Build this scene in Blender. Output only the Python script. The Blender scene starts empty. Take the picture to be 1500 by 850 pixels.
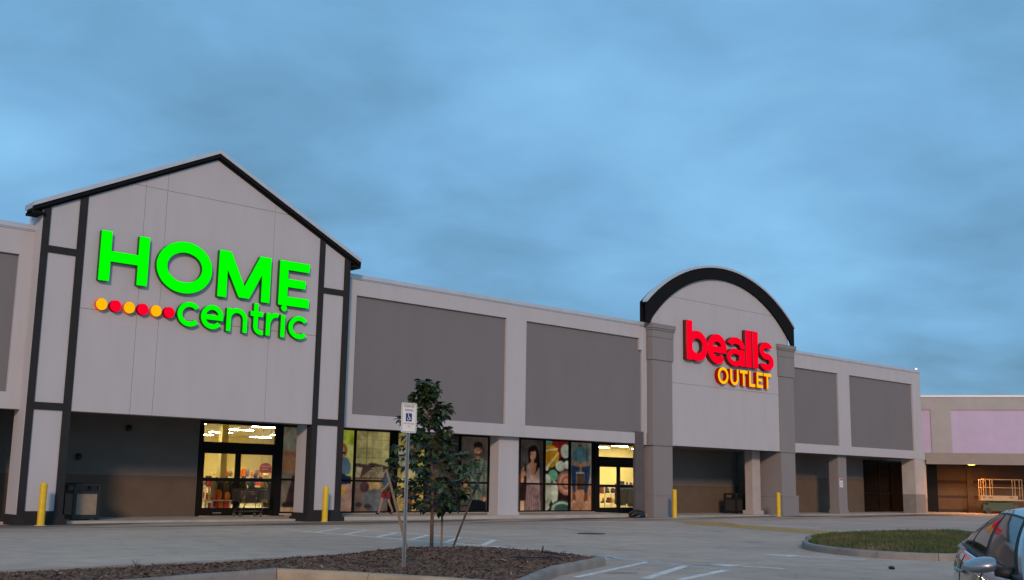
import bpy, bmesh, math, random
import numpy as np
from mathutils import Vector, Matrix
from mathutils import noise as mn
random.seed(7); rng = np.random.default_rng(7)
S = bpy.context.scene
R = math.radians

# ------------------------------------------------------------------ camera
# world: X runs along the storefront, Y goes into the shops, Z up; metres
EYE = Vector((0, 0, 1.45))
YAW, PITCH, ROLL, FPX = R(42.6925), R(9.8368), R(0.98312), 1633.1
_fw = Vector((math.sin(YAW)*math.cos(PITCH), math.cos(YAW)*math.cos(PITCH), math.sin(PITCH)))
_rt = Vector((math.cos(YAW), -math.sin(YAW), 0)); _up = _rt.cross(_fw)
_r2 = _rt*math.cos(ROLL) + _up*math.sin(ROLL); _u2 = _up*math.cos(ROLL) - _rt*math.sin(ROLL)
cd = bpy.data.cameras.new('camera'); cam = bpy.data.objects.new('camera', cd); S.collection.objects.link(cam)
cd.sensor_fit = 'HORIZONTAL'; cd.sensor_width = 36; cd.lens = FPX/1500*36; cd.clip_start = .1; cd.clip_end = 2000
m = Matrix((_r2, _u2, -_fw)).transposed().to_4x4(); m.translation = EYE; cam.matrix_world = m
S.camera = cam

# ------------------------------------------------------------------ world, sun, exposure
SUN_DIR = Vector((0.85, 1.0, -0.47)).normalized()          # the way the light travels
W = bpy.data.worlds.new('World'); S.world = W; W.use_nodes = True
nt = W.node_tree; nt.nodes.clear(); N = nt.nodes.new; L = nt.links.new
out = N('ShaderNodeOutputWorld'); bg = N('ShaderNodeBackground'); bg.inputs['Strength'].default_value = .1
sky = N('ShaderNodeTexSky'); sky.sky_type = 'NISHITA'; sky.sun_disc = False
sky.sun_elevation = math.asin(-SUN_DIR.z); sky.sun_rotation = math.atan2(-SUN_DIR.x, -SUN_DIR.y)
sky.air_density = 1.0; sky.dust_density = 1.0; sky.ozone_density = 3.0
tc = N('ShaderNodeTexCoord'); sep = N('ShaderNodeSeparateXYZ'); L(tc.outputs['Generated'], sep.inputs[0])
def mth(op, a, b=None):
    n = N('ShaderNodeMath'); n.operation = op
    for i, v in enumerate((a, b)):
        if v is None: continue
        if isinstance(v, (int, float)): n.inputs[i].default_value = v
        else: L(v, n.inputs[i])
    return n.outputs[0]
zz = mth('ADD', mth('MAXIMUM', sep.outputs['Z'], 0.0), .22)
cb = N('ShaderNodeCombineXYZ'); L(mth('DIVIDE', sep.outputs['X'], zz), cb.inputs[0]); L(mth('DIVIDE', sep.outputs['Y'], zz), cb.inputs[1])
cb.inputs[2].default_value = 3.7
def noise(scale, det, rough, dist=0.0, off=0.0):
    mp = N('ShaderNodeMapping'); mp.inputs['Location'].default_value = (off, off*.7, off); L(cb.outputs[0], mp.inputs[0])
    n = N('ShaderNodeTexNoise'); n.inputs['Scale'].default_value = scale; n.inputs['Detail'].default_value = det
    n.inputs['Roughness'].default_value = rough; n.inputs['Distortion'].default_value = dist; L(mp.outputs[0], n.inputs[0]); return n.outputs[0]
big = noise(.95, 4, .5, .2, 14.3); fine = noise(3.1, 6, .55, .3, 2.1)
mixv = mth('ADD', mth('MULTIPLY', big, .72), mth('MULTIPLY', fine, .28))
ramp = N('ShaderNodeValToRGB'); L(mixv, ramp.inputs[0])
e = ramp.color_ramp.elements
e[0].position = .33; e[0].color = (.122, .275, .43, 1)
e[1].position = .67; e[1].color = (.275, .61, .93, 1)
q = e.new(.50); q.color = (.192, .44, .72, 1)
sc = N('ShaderNodeVectorMath'); sc.operation = 'SCALE'; L(ramp.outputs[0], sc.inputs[0]); sc.inputs['Scale'].default_value = 10.0
mx = N('ShaderNodeMixRGB'); mx.inputs[0].default_value = .9; L(sky.outputs[0], mx.inputs[1]); L(sc.outputs[0], mx.inputs[2])
L(mx.outputs[0], bg.inputs[0]); L(bg.outputs[0], out.inputs[0])
sd = bpy.data.lights.new('sun', 'SUN'); sd.energy = 1.85; sd.angle = R(7); sd.color = (1.0, .68, .49)
sun = bpy.data.objects.new('sun', sd); S.collection.objects.link(sun)
sun.rotation_euler = SUN_DIR.to_track_quat('-Z', 'Y').to_euler(); sun.location = (-20, -20, 30)
S.view_settings.view_transform = 'Standard'; S.view_settings.look = 'None'; S.view_settings.exposure = 0.0; S.view_settings.gamma = 1
S.render.engine = 'CYCLES'; S.cycles.max_bounces = 6; S.cycles.sample_clamp_indirect = 4

# ------------------------------------------------------------------ materials
def srgb(r, g, b): return tuple((c/255/12.92 if c/255 <= .04045 else ((c/255+.055)/1.055)**2.4) for c in (r, g, b))
MAT = {}
def mat(name, col, rough=.85, var=.12, vscale=3.0, bump=0.0, bscale=60.0, metal=0.0, emit=None, estr=0.0, spec=.5, streak=False, dirt=0.0):
    if name in MAT: return MAT[name]
    M = bpy.data.materials.new(name); M.use_nodes = True; t = M.node_tree; n = t.nodes; l = t.links
    p = n['Principled BSDF']; p.inputs['Roughness'].default_value = rough; p.inputs['Metallic'].default_value = metal
    p.inputs['Specular IOR Level'].default_value = spec
    p.inputs['Base Color'].default_value = (*col, 1)
    geo = n.new('ShaderNodeNewGeometry')
    if var > 0:
        mp = n.new('ShaderNodeMapping'); l.new(geo.outputs['Position'], mp.inputs[0])
        mp.inputs['Scale'].default_value = (1, 1, .22) if streak else (1, 1, 1)
        a = n.new('ShaderNodeTexNoise'); a.inputs['Scale'].default_value = vscale; a.inputs['Detail'].default_value = 6; a.inputs['Roughness'].default_value = .62
        l.new(mp.outputs[0], a.inputs[0])
        r = n.new('ShaderNodeMapRange'); l.new(a.outputs[0], r.inputs[0])
        r.inputs[1].default_value = .3; r.inputs[2].default_value = .7; r.inputs[3].default_value = 1-var; r.inputs[4].default_value = 1+var
        x = n.new('ShaderNodeVectorMath'); x.operation = 'SCALE'; x.inputs[0].default_value = col; l.new(r.outputs[0], x.inputs['Scale'])
        l.new(x.outputs[0], p.inputs['Base Color'])
    if bump > 0:
        b = n.new('ShaderNodeTexNoise'); b.inputs['Scale'].default_value = bscale; b.inputs['Detail'].default_value = 4; l.new(geo.outputs['Position'], b.inputs[0])
        bp = n.new('ShaderNodeBump'); bp.inputs['Strength'].default_value = bump; bp.inputs['Distance'].default_value = .01
        l.new(b.outputs[0], bp.inputs['Height']); l.new(bp.outputs[0], p.inputs['Normal'])
    if emit:
        p.inputs['Emission Color'].default_value = (*emit, 1); p.inputs['Emission Strength'].default_value = estr
    MAT[name] = M; return M
LIGHT = mat('light_stucco', (.465, .445, .45), .9, .04, 1.6, .35, 70, streak=True)
DARK = mat('dark_stucco', (.18, .167, .166), .9, .04, 1.2, .35, 70, streak=True)
TOWER = mat('tower_stucco', (.235, .215, .21), .9, .04, 1.4, .35, 70, streak=True)
TRIM = mat('trim_paint', (.026, .025, .026), .85, .12, 3, .15, 60, spec=.2)
BLACK = mat('fascia_black', (.010, .010, .011), .9, .12, 3, spec=.12)
COPING = mat('coping_metal', (.55, .56, .58), .45, .06, 2, metal=.3)
JOINT = mat('joint_backing', (.24, .23, .24), .95, 0)  # darker grey backing that shows in the panel joints
RECW = mat('recess_wall', (.155, .14, .125), .9, .08, 1.5, .3, 60)  # base colour darkened to hold the shade inside the recesses
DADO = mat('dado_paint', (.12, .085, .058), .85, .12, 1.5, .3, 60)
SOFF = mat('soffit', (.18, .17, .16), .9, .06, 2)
YELLOW = mat('bollard_yellow', (.72, .46, .012), .5, .10, 6, .1, 40)
FRAME = mat('storefront_frame', (.009, .008, .008), .6, 0, spec=.12)
BLK = mat('black_metal', (.012, .012, .013), .5, .1, 8)
CONC = mat('walk_concrete', (.42, .37, .31), .9, .16, 1.3, .4, 40)
KERB = mat('kerb_concrete', (.25, .215, .185), .92, .22, 2.5, .8, 35)
KERBT = mat('kerb_tan', (.35, .27, .18), .92, .25, 2.5, .8, 35)
WHITE = mat('sign_white', (.78, .74, .70), .5, .03, 8)
GALV = mat('galvanised', (.36, .35, .34), .45, .15, 12, metal=.7)
WOOD = mat('stake_wood', (.20, .15, .105), .9, .25, 9, .5, 50)
PURP = mat('lavender_paint', (.52, .42, .56), .85, .06, 1.2, .3, 60)
TAUPE = mat('taupe_paint', (.30, .255, .22), .9, .08, 1.2, .3, 60)
CORNW = mat('corner_wall', (.40, .37, .345), .9, .07, 1.2, .3, 60)

# ------------------------------------------------------------------ mesh helpers
ORG = {}
COL = S.collection
def tag(o, label=None, cat=None, group=None, kind=None):
    if label: o['label'] = label
    if cat: o['category'] = cat
    if group: o['group'] = group
    if kind: o['kind'] = kind
    return o
def empty(name, loc, label, cat, group=None):
    o = bpy.data.objects.new(name, None); o.empty_display_size = .2; COL.objects.link(o); o.location = loc
    ORG[o] = Vector(loc); return tag(o, label, cat, group)
class MB:
    def __init__(s): s.v = []; s.f = []; s.mi = []; s.k = 0
    def add(s, vs, fs):
        n = len(s.v); s.v += [tuple(p) for p in vs]; s.f += [tuple(i+n for i in f) for f in fs]; s.mi += [s.k]*len(fs); return s
    def box(s, x0, x1, y0, y1, z0, z1):
        v = [(x, y, z) for z in (z0, z1) for y in (y0, y1) for x in (x0, x1)]
        return s.add(v, [(0, 2, 3, 1), (4, 5, 7, 6), (0, 1, 5, 4), (2, 6, 7, 3), (0, 4, 6, 2), (1, 3, 7, 5)])
    def bbox(s, x0, x1, y0, y1, z0, z1, c=.02):      # box with chamfered vertical + top edges
        pts = [(x0+c, y0), (x1-c, y0), (x1, y0+c), (x1, y1-c), (x1-c, y1), (x0+c, y1), (x0, y1-c), (x0, y0+c)]
        ins = [(x0+2*c, y0+c), (x1-2*c, y0+c), (x1-c, y0+2*c), (x1-c, y1-2*c), (x1-2*c, y1-c), (x0+2*c, y1-c), (x0+c, y1-2*c), (x0+c, y0+2*c)]
        v = [(a, b, z0) for a, b in pts]+[(a, b, z1-c) for a, b in pts]+[(a, b, z1) for a, b in ins]
        f = [tuple(range(7, -1, -1)), tuple(range(16, 24))]
        for i in range(8):
            j = (i+1) % 8; f += [(i, j, 8+j, 8+i), (8+i, 8+j, 16+j, 16+i)]
        return s.add(v, f)
    def prismY(s, pts, y0, y1):                       # polygon in X,Z (counter-clockwise seen from -Y), extruded along Y
        n = len(pts); v = [(x, y0, z) for x, z in pts]+[(x, y1, z) for x, z in pts]
        f = [tuple(range(n)), tuple(range(2*n-1, n-1, -1))]
        f += [(i, n+i, n+(i+1) % n, (i+1) % n) for i in range(n)]
        return s.add(v, f)
    def prismZ(s, pts, z0, z1):
        n = len(pts); v = [(x, y, z0) for x, y in pts]+[(x, y, z1) for x, y in pts]
        f = [tuple(range(n-1, -1, -1)), tuple(range(n, 2*n))]+[(i, (i+1) % n, n+(i+1) % n, n+i) for i in range(n)]
        return s.add(v, f)
    def tube(s, pts, rad, n=8, cap=True):
        pts = [Vector(p) for p in pts]; rads = rad if isinstance(rad, (list, tuple)) else [rad]*len(pts)
        rings = []; prev = None
        for i, p in enumerate(pts):
            d = (pts[min(i+1, len(pts)-1)]-pts[max(i-1, 0)]).normalized()
            a = d.cross(Vector((0, 0, 1)) if abs(d.z) < .9 else Vector((1, 0, 0))).normalized() if prev is None else (prev-d*prev.dot(d)).normalized()
            prev = a; b = d.cross(a)
            rings.append([p+(a*math.cos(2*math.pi*k/n)+b*math.sin(2*math.pi*k/n))*rads[i] for k in range(n)])
        v = [q for r in rings for q in r]; f = []
        for i in range(len(rings)-1):
            for k in range(n):
                f.append((i*n+k, i*n+(k+1) % n, (i+1)*n+(k+1) % n, (i+1)*n+k))
        if cap: f += [tuple(range(n-1, -1, -1)), tuple((len(rings)-1)*n+k for k in range(n))]
        return s.add(v, f)
    def grid(s, fn, nu, nv):
        v = [fn(i/nu, j/nv) for j in range(nv+1) for i in range(nu+1)]
        f = [(j*(nu+1)+i, j*(nu+1)+i+1, (j+1)*(nu+1)+i+1, (j+1)*(nu+1)+i) for j in range(nv) for i in range(nu)]
        return s.add(v, f)
    def build(s, name, mats, parent=None, smooth=False, kind=None):
        o0 = ORG.get(parent, Vector((0, 0, 0)))
        me = bpy.data.meshes.new(name); me.from_pydata([(x-o0.x, y-o0.y, z-o0.z) for x, y, z in s.v], [], s.f)
        for mm in (mats if isinstance(mats, (list, tuple)) else [mats]): me.materials.append(mm)
        if any(s.mi): me.polygons.foreach_set('material_index', s.mi)
        if smooth: me.polygons.foreach_set('use_smooth', [True]*len(me.polygons))
        bm = bmesh.new(); bm.from_mesh(me); bmesh.ops.recalc_face_normals(bm, faces=bm.faces); bm.to_mesh(me); bm.free()
        o = bpy.data.objects.new(name, me); COL.objects.link(o)
        if parent is not None: o.parent = parent
        ORG[o] = o0.copy()
        if kind: o['kind'] = kind
        return o
def box(name, mt, parent, *b): return MB().box(*b).build(name, mt, parent)
def structure(o): o['kind'] = 'structure'; return o

# ------------------------------------------------------------------ ground
def ground_material():
    M = bpy.data.materials.new('weathered_asphalt'); M.use_nodes = True; t = M.node_tree; n = t.nodes; l = t.links; p = n['Principled BSDF']
    p.inputs['Roughness'].default_value = .88
    g = n.new('ShaderNodeNewGeometry')
    def nz(scale, det, ro, sx=1, sy=1, dist=0.):
        mp = n.new('ShaderNodeMapping'); mp.inputs['Scale'].default_value = (sx, sy, 1); l.new(g.outputs['Position'], mp.inputs[0])
        a = n.new('ShaderNodeTexNoise'); a.inputs['Scale'].default_value = scale; a.inputs['Detail'].default_value = det; a.inputs['Roughness'].default_value = ro
        a.inputs['Distortion'].default_value = dist; l.new(mp.outputs[0], a.inputs[0]); return a.outputs[0]
    def rng_(v, a, b, c, d):
        r = n.new('ShaderNodeMapRange'); l.new(v, r.inputs[0])
        for i, x in enumerate((a, b, c, d)): r.inputs[1+i].default_value = x
        return r.outputs[0]
    def mul(a, b):
        k = n.new('ShaderNodeMath'); k.operation = 'MULTIPLY'; l.new(a, k.inputs[0]); l.new(b, k.inputs[1]); return k.outputs[0]
    v = mul(rng_(nz(.16, 4, .55), .3, .7, .84, 1.14), rng_(nz(1.5, 6, .65), .3, .7, .84, 1.12))
    v = mul(v, rng_(nz(38, 3, .7), .3, .7, .75, 1.25))
    # old oil and tyre streaks lying along the fire lane in front of the shops
    sp = n.new('ShaderNodeSeparateXYZ'); l.new(g.outputs['Position'], sp.inputs[0])
    lane = rng_(sp.outputs['Y'], 29.5, 32.6, 0, 1)
    st = rng_(nz(.55, 5, .6, .22, 1.5, .6), .44, .60, 0, .8)
    k = n.new('ShaderNodeMath'); k.operation = 'SUBTRACT'; k.inputs[0].default_value = 1; l.new(mul(lane, st), k.inputs[1]); v = mul(v, k.outputs[0])
    v = mul(v, rng_(nz(.8, 3, .5), .66, .72, 1, .66)); v = mul(v, rng_(nz(2.6, 4, .6, 1, 1, .8), .69, .75, 1, .6)); v = mul(v, rng_(nz(.33, 6, .6, 1, .35, 1.2), .60, .64, 1, .90))
    # cracks
    vo = n.new('ShaderNodeTexVoronoi'); vo.feature = 'DISTANCE_TO_EDGE'; vo.inputs['Scale'].default_value = .33
    mpv = n.new('ShaderNodeMapping'); l.new(g.outputs['Position'], mpv.inputs[0])
    add = n.new('ShaderNodeVectorMath'); add.operation = 'ADD'
    wn = n.new('ShaderNodeTexNoise'); wn.inputs['Scale'].default_value = 1.3; wn.inputs['Detail'].default_value = 5; l.new(g.outputs['Position'], wn.inputs[0])
    l.new(mpv.outputs[0], add.inputs[0]); l.new(wn.outputs['Color'], add.inputs[1]); l.new(add.outputs[0], vo.inputs[0])
    v = mul(v, rng_(vo.outputs[0], 0.0, .006, .72, 1))
    x = n.new('ShaderNodeVectorMath'); x.operation = 'SCALE'; x.inputs[0].default_value = (.47, .345, .265); l.new(v, x.inputs['Scale']); l.new(x.outputs[0], p.inputs['Base Color'])
    bp = n.new('ShaderNodeBump'); bp.inputs['Strength'].default_value = .6; bp.inputs['Distance'].default_value = .012; l.new(nz(45, 4, .7), bp.inputs['Height']); l.new(bp.outputs[0], p.inputs['Normal'])
    return M
ASPH = ground_material()
structure(MB().add([(-300, -300, 0), (300, -300, 0), (300, 300, 0), (-300, 300, 0)], [(0, 1, 2, 3)]).build('ground', ASPH))
def paint_material(name, col, lo=.6, hi=1.0):
    M = bpy.data.materials.new(name); M.use_nodes = True; t = M.node_tree; n = t.nodes; l = t.links; p = n['Principled BSDF']; p.inputs['Roughness'].default_value = .8
    p.inputs['Base Color'].default_value = (*col, 1)
    g = n.new('ShaderNodeNewGeometry'); a = n.new('ShaderNodeTexNoise'); a.inputs['Scale'].default_value = 5; a.inputs['Detail'].default_value = 8; a.inputs['Roughness'].default_value = .75
    l.new(g.outputs['Position'], a.inputs[0]); r = n.new('ShaderNodeMapRange'); l.new(a.outputs[0], r.inputs[0])
    r.inputs[1].default_value = .42; r.inputs[2].default_value = .60; r.inputs[3].default_value = hi; r.inputs[4].default_value = lo
    tr = n.new('ShaderNodeBsdfTransparent'); ms = n.new('ShaderNodeMixShader'); l.new(r.outputs[0], ms.inputs[0]); l.new(tr.outputs[0], ms.inputs[1]); l.new(p.outputs[0], ms.inputs[2])
    l.new(ms.outputs[0], n['Material Output'].inputs['Surface']); return M
PW = paint_material('worn_white_paint', (.82, .75, .70)); PB = paint_material('worn_blue_paint', (.46, .56, .62)); PY = paint_material('worn_yellow_paint', (.50, .29, .075), .62)
def stripe(pts, w, mt, name='painted_line'):
    b = MB()
    for (a, c) in zip(pts[:-1], pts[1:]):
        a = Vector((*a, 0)); c = Vector((*c, 0)); d = (c-a).normalized(); nn = Vector((-d.y, d.x, 0))*w*.68
        b.add([a-nn+Vector((0, 0, .004)), c-nn+Vector((0, 0, .004)), c+nn+Vector((0, 0, .004)), a+nn+Vector((0, 0, .004))], [(0, 1, 2, 3)])
    return structure(b.build(name, mt))
stripe([(17.75, 28.6), (17.62, 17.8)], .11, PW); stripe([(17.55, 17.4), (16.6, 12.3)], .11, PB); stripe([(16.55, 12.25), (14.2, 11.4)], .12, PW)
for y in (27.3, 25.9, 24.4, 22.95, 21.6, 20.2): stripe([(17.85, y), (19.75, y+1.7)], .11, PW)
stripe([(19.85, 29.4), (19.75, 21.6)], .10, PW)
stripe([(13.9, 11.84), (16.72, 13.3)], .12, PW); stripe([(13.1, 12.6), (17.0, 14.4)], .09, PW); stripe([(16.66, 15.28), (17.5, 15.75)], .12, PB)
stripe([(38.2, 29.6), (36.2, 27.4), (33.2, 19.9)], 1.5, PY, 'fire_lane_line')
stripe([(37.1, 25.3), (37.4, 23.4)], .2, PW); stripe([(33.6, 19.5), (37.6, 19.7)], .25, PW)
def arrow(x, y, ang, ln):
    d = Vector((math.cos(ang), math.sin(ang), 0)); nn = Vector((-d.y, d.x, 0)); o = Vector((x, y, .0045))
    b = MB(); P = lambda a, c: o+d*a+nn*c
    b.add([P(-ln/2, -.07), P(ln*.12, -.07), P(ln*.12, .07), P(-ln/2, .07)], [(0, 1, 2, 3)])
    b.add([P(ln*.12, -.32), P(ln/2, 0), P(ln*.12, .32)], [(0, 1, 2)])
    return structure(b.build('painted_arrow', PW))
arrow(21.4, 13.65, R(100), 2.5); arrow(17.7, 12.65, R(100), 1.5)
# manhole cover
mh = MB()
mh.tube([(25.0, 23.4, 0.001), (25.0, 23.4, .016)], .42, 24)
tag(mh.build('manhole_cover', mat('cast_iron', (.03, .03, .031), .7, .3, 20, .5, 60)), 'round dark iron manhole cover set in the drive lane', 'manhole')

# covered walks
wk = MB(); wk.box(23.45, 40.9, 34.75, 38.3, -.05, .13); structure(wk.build('walkway', CONC))
wk = MB(); wk.prismZ([(13.46, 34.9), (21.9, 34.9), (23.44, 35.1), (23.44, 38.3), (3.5, 38.3), (3.5, 35.0), (12, 35.0)], -.05, .07); structure(wk.build('entrance_walkway', CONC))
wk = MB(); wk.prismZ([(40.91, 34.6), (67, 34.4), (69.2, 33.2), (76, 23.4), (84, 28), (76, 39), (40.91, 38.35)], -.05, .045); structure(wk.build('far_walkway', CONC))
stripe([(24, 34.55), (40.5, 34.55)], .16, mat('gutter_concrete', (.36, .33, .30), .9, .2, 2), 'gutter')

# ------------------------------------------------------------------ gabled entrance building
GY = 34.3
gx0, gx1, gap, gaz = 12.03, 23.37, 17.71, 12.33
def gtop(x): return gaz-.487*abs(x-gap)            # underside of the roof line on the front
G = empty('gable_building', (gap, GY, 0), 'tall gabled grey storefront with dark timber trim over the left entrance', 'building')
bk = MB(); bk.prismY([(gx0+.1, 3.42), (gx1-.1, 3.42), (gx1-.1, gtop(gx1)-.02), (gap, gaz-.02), (gx0+.1, gtop(gx0)-.02)], GY+.055, GY+.5); bk.build('wall_core', JOINT, G)
def gpanel(xa, xb, za, zb):
    g_ = .006; xa += g_; xb -= g_; za += g_; zb -= g_
    def t(x): return min(zb, gtop(x)-.02)
    xs = [xa]+([gap] if xa < gap < xb else [])+[xb]
    # break points where roof line crosses zb
    for sgn in (-1, 1):
        xc = gap+sgn*(gaz-.02-zb)/.487
        if xa < xc < xb: xs.append(xc)
    xs = sorted(set(xs)); top = [(x, t(x)) for x in xs if t(x) > za-1e-6]
    if not top: return
    xl, xr = xs[0], xs[-1]
    if t(xl) < za: xl = gap-(gaz-.02-za)/.487
    if t(xr) < za: xr = gap+(gaz-.02-za)/.487
    pts = [(xl, za), (xr, za)]+[p for p in reversed(top) if not (abs(p[1]-za) < 1e-6)]
    MB().prismY(pts, GY, GY+.06).build('wall_panel', LIGHT, G)
XS = [13.36, 15.235, 15.98, 20.075, 22.01]; ZS = [3.40, 6.60, 10.86, 13]
for i in range(4):
    for j in range(3):
        if gtop(min(max(gap, XS[i]), XS[i+1])) > ZS[j]+.05: gpanel(XS[i], XS[i+1], ZS[j], ZS[j+1])
# pillars with dark half-timber trim
for (a, b, c, d) in ((12.03, 12.24, 13.12, 13.36), (22.01, 22.23, 23.12, 23.37)):
    t0 = lambda x: gtop(x)-.02
    pl = MB(); pl.box(b-.04, c+.04, GY+.012, GY+.95, .3, 3.39); pl.build('pillar', LIGHT, G)
    MB().prismY([(b-.04, 3.39), (c+.04, 3.39), (c+.04, t0(c+.04)), (b-.04, t0(b-.04))], GY+.01, GY+.5).build('upper_panel', LIGHT, G)
    for (u, w) in ((a, b), (c, d)):
        MB().prismY([(u, .3), (w, .3), (w, t0(w)), (u, t0(u))], GY-.035, GY+.3).build('trim_post', TRIM, G)
        inner = MB().box(u+.005, w-.005, GY+.3, GY+.95, .3, 3.4); inner.build('pillar_side', LIGHT, G)
    for (z0, z1) in ((8.2, 8.41), (3.40, 3.62)):
        box('cross_beam', TRIM, G, b, c, GY-.033, GY+.05, z0, z1)
    box('foot_trim', TRIM, G, b, c, GY-.034, GY+.05, .3, .40)
    pb = MB(); pb.box(a-.05, d+.05, GY-.08, GY+.98, .17, .30); pb.box(a-.11, d+.11, GY-.14, GY+1.02, 0, .17); pb.build('plinth', TRIM, G)
# lit cream left returns of the plinths
box('pillar_return', LIGHT, G, 12.0, 12.028, GY+.0, GY+.5, .3, gtop(12.0)-.05)
# roof: two slabs with black rake boards and pale metal edge
for sgn in (-1, 1):
    xe = gap+sgn*6.05; ze = gaz-.487*6.05
    sh = lambda dz: [(gap, gaz+dz), (xe, ze+dz)]
    def slab(d0, d1, y0, y1):
        pts = [(gap, gaz+d0), (xe, ze+d0), (xe, ze+d1), (gap, gaz+d1)]
        if sgn < 0: pts = pts[::-1]
        return MB().prismY(pts, y0, y1)
    slab(.02, .15, GY-.14, GY-.06).build('rake_board', BLACK, G)
    rf = slab(.10, .27, GY-.057, GY+.6).build('roof', mat('roof_metal', (.40, .41, .43), .5, .08, 2, metal=.2), G)
    slab(.152, .29, GY-.18, GY-.06).build('roof_edge', COPING, rf)
    slab(.021, .095, GY-.057, GY-.042).build('rake_soffit', BLACK, G)
    slab(-.05, .097, GY-.04, GY+.4).build('frieze', BLACK, G)
    xs0, xs1 = sorted((xe, gap+sgn*5.67))
    MB().prismY([(xs0, ze-.07), (xs1, ze-.07), (xs1, ze+.015), (xs0, ze+.015)], GY-.13, GY+.5).build('eave_box', BLACK, G)
for xw in (gx0+.02, gx1-.32):
    box('side_wall', LIGHT, G, xw, xw+.3, GY+.5, GY+1.2, 3.6, gtop(gx0)-.1)
# recess ceiling, header beam, back wall with dado
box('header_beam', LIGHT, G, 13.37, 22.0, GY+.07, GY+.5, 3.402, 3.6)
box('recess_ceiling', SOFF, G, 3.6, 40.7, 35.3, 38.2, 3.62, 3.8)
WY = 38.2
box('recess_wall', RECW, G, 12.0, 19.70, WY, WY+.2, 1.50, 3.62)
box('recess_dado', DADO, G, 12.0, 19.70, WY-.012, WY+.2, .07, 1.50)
# vertical conduit bits and wall lamps
def wall_lamp(x, z, label):
    r = empty('wall_lamp', (x, WY-.001, z), label, 'lamp', 'small wall lamps in the left entrance recess')
    MB().box(x-.06, x+.06, WY-.03, WY, z-.08, z+.08).build('back_plate', BLK, r)
    b = MB(); b.tube([(x, WY-.03, z+.02), (x, WY-.14, z+.02)], [.05, .09], 10); b.tube([(x, WY-.1, z+.1), (x, WY-.1, z-.1)], [.07, .09], 10); b.build('shade', BLK, r, True)
wall_lamp(15.25, 2.1, 'small black wall lamp low on the recess wall, nearer the trash bin')
wall_lamp(16.95, 3.14, 'small black wall lamp high on the recess wall, nearer the lit doors')

# ------------------------------------------------------------------ flat storefront walls with sunken dark panels
FY = 34.8
def section(name, label, x0, x1, panels, ptop, ztop, x1band=None, xcore=None):
    T = empty(name, ((x0+x1)/2, FY, 0), label, 'building')
    z0, zb = 3.40, 3.90
    box('lower_band', LIGHT, T, x0, x1band or x1, FY, FY+.4, z0, zb)
    box('upper_band', LIGHT, T, x0, x1, FY, FY+.4, ptop, ztop-.15)
    edges = [x0]+[e_ for p in panels for e_ in p]+[x1]
    for a, b in zip(edges[0::2], edges[1::2]):
        if b-a > .01: box('pier', LIGHT, T, a, b, FY, FY+.4, zb, ptop)
    for (a, b) in panels: box('panel', DARK, T, a, b, FY+.10, FY+.4, zb, ptop)
    cp = MB(); cp.box(x0, x1+.02, FY-.05, FY+.45, ztop-.15, ztop); cp.box(x0, x1+.02, FY-.025, FY-.002, ztop-.19, ztop-.152); cp.build('coping', COPING, T)
    box('flat_roof', mat('roof_membrane', (.4, .4, .4), .9, .1, 1), T, x0, x1, FY+.45, 44, 8.0, 8.1)
    return T
LW = section('left_wing', 'grey storefront wing with sunken dark panel at the far left edge', 2.5, 12.02, [(3.5, 11.60)], 8.10, 9.06)
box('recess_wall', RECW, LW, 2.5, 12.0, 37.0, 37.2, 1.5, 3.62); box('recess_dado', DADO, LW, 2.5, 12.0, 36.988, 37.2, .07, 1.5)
MW = section('middle_wing', 'long grey storefront wing with two sunken dark panels between the two towers', 23.37, 41.0, [(24.07, 31.83), (33.0, 40.66)], 8.41, 9.21, x1band=40.12)
box('step_block', LIGHT, MW, 40.46, 40.66, FY, FY+.4, 7.85, 8.409)
RW_ = section('right_wing', 'grey storefront wing with two sunken dark panels right of the arched tower', 52.7, 67.96, [(52.9, 58.12), (59.36, 66.9)], 8.10, 9.05, x1band=68.25)
box('end_wall', LIGHT, RW_, 67.66, 67.95, FY+.41, 44, 3.4, 8.9)
box('recess_ceiling', SOFF, RW_, 52.7, 68.2, FY+.4, 38.9, 3.42, 3.6)
def column(T, x0, x1, y0, y1, z1, mt=LIGHT, name='column'):
    b = MB(); b.bbox(x0, x1, y0, y1, .0, z1, .015); o = b.build(name, mt, T)
    MB().box(x0-.04, x1+.04, y0-.04, y1+.04, .0, .24).build('column_base', mt, o); return o
column(MW, 31.82, 32.96, 35.12, 35.70, 3.62)
c1 = column(RW_, 58.38, 59.27, 35.12, 35.75, 3.5, TOWER)
fc = MB(); fc.box(66.85, 68.1, FY+.02, FY+.9, 1.2, 3.41); fco = fc.build('column', mat('far_column', (.46, .42, .39), .9, .1, 2, .8, 18), RW_)
MB().box(66.85, 68.1, FY+.018, FY+.9, 0, 1.2).build('column_dado', mat('far_dado', (.24, .215, .20), .9, .12, 2, .8, 18), fco)
fc = MB(); fc.box(68.14, 68.75, FY+.25, FY+.95, .95, 3.3); fco = fc.build('corner_column', mat('corner_col', (.50, .40, .30), .9, .1, 2, .4, 18), RW_)
MB().box(68.14, 68.75, FY+.248, FY+.95, 0, .95).build('column_dado', mat('corner_dado', (.32, .26, .20), .9, .1, 2, .4, 18), fco)
box('dark_pier', mat('dark_pier', (.10, .085, .085), .9, .1, 2), MW, 40.13, 40.78, FY-.02, FY+.12, 0, 3.96)
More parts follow.
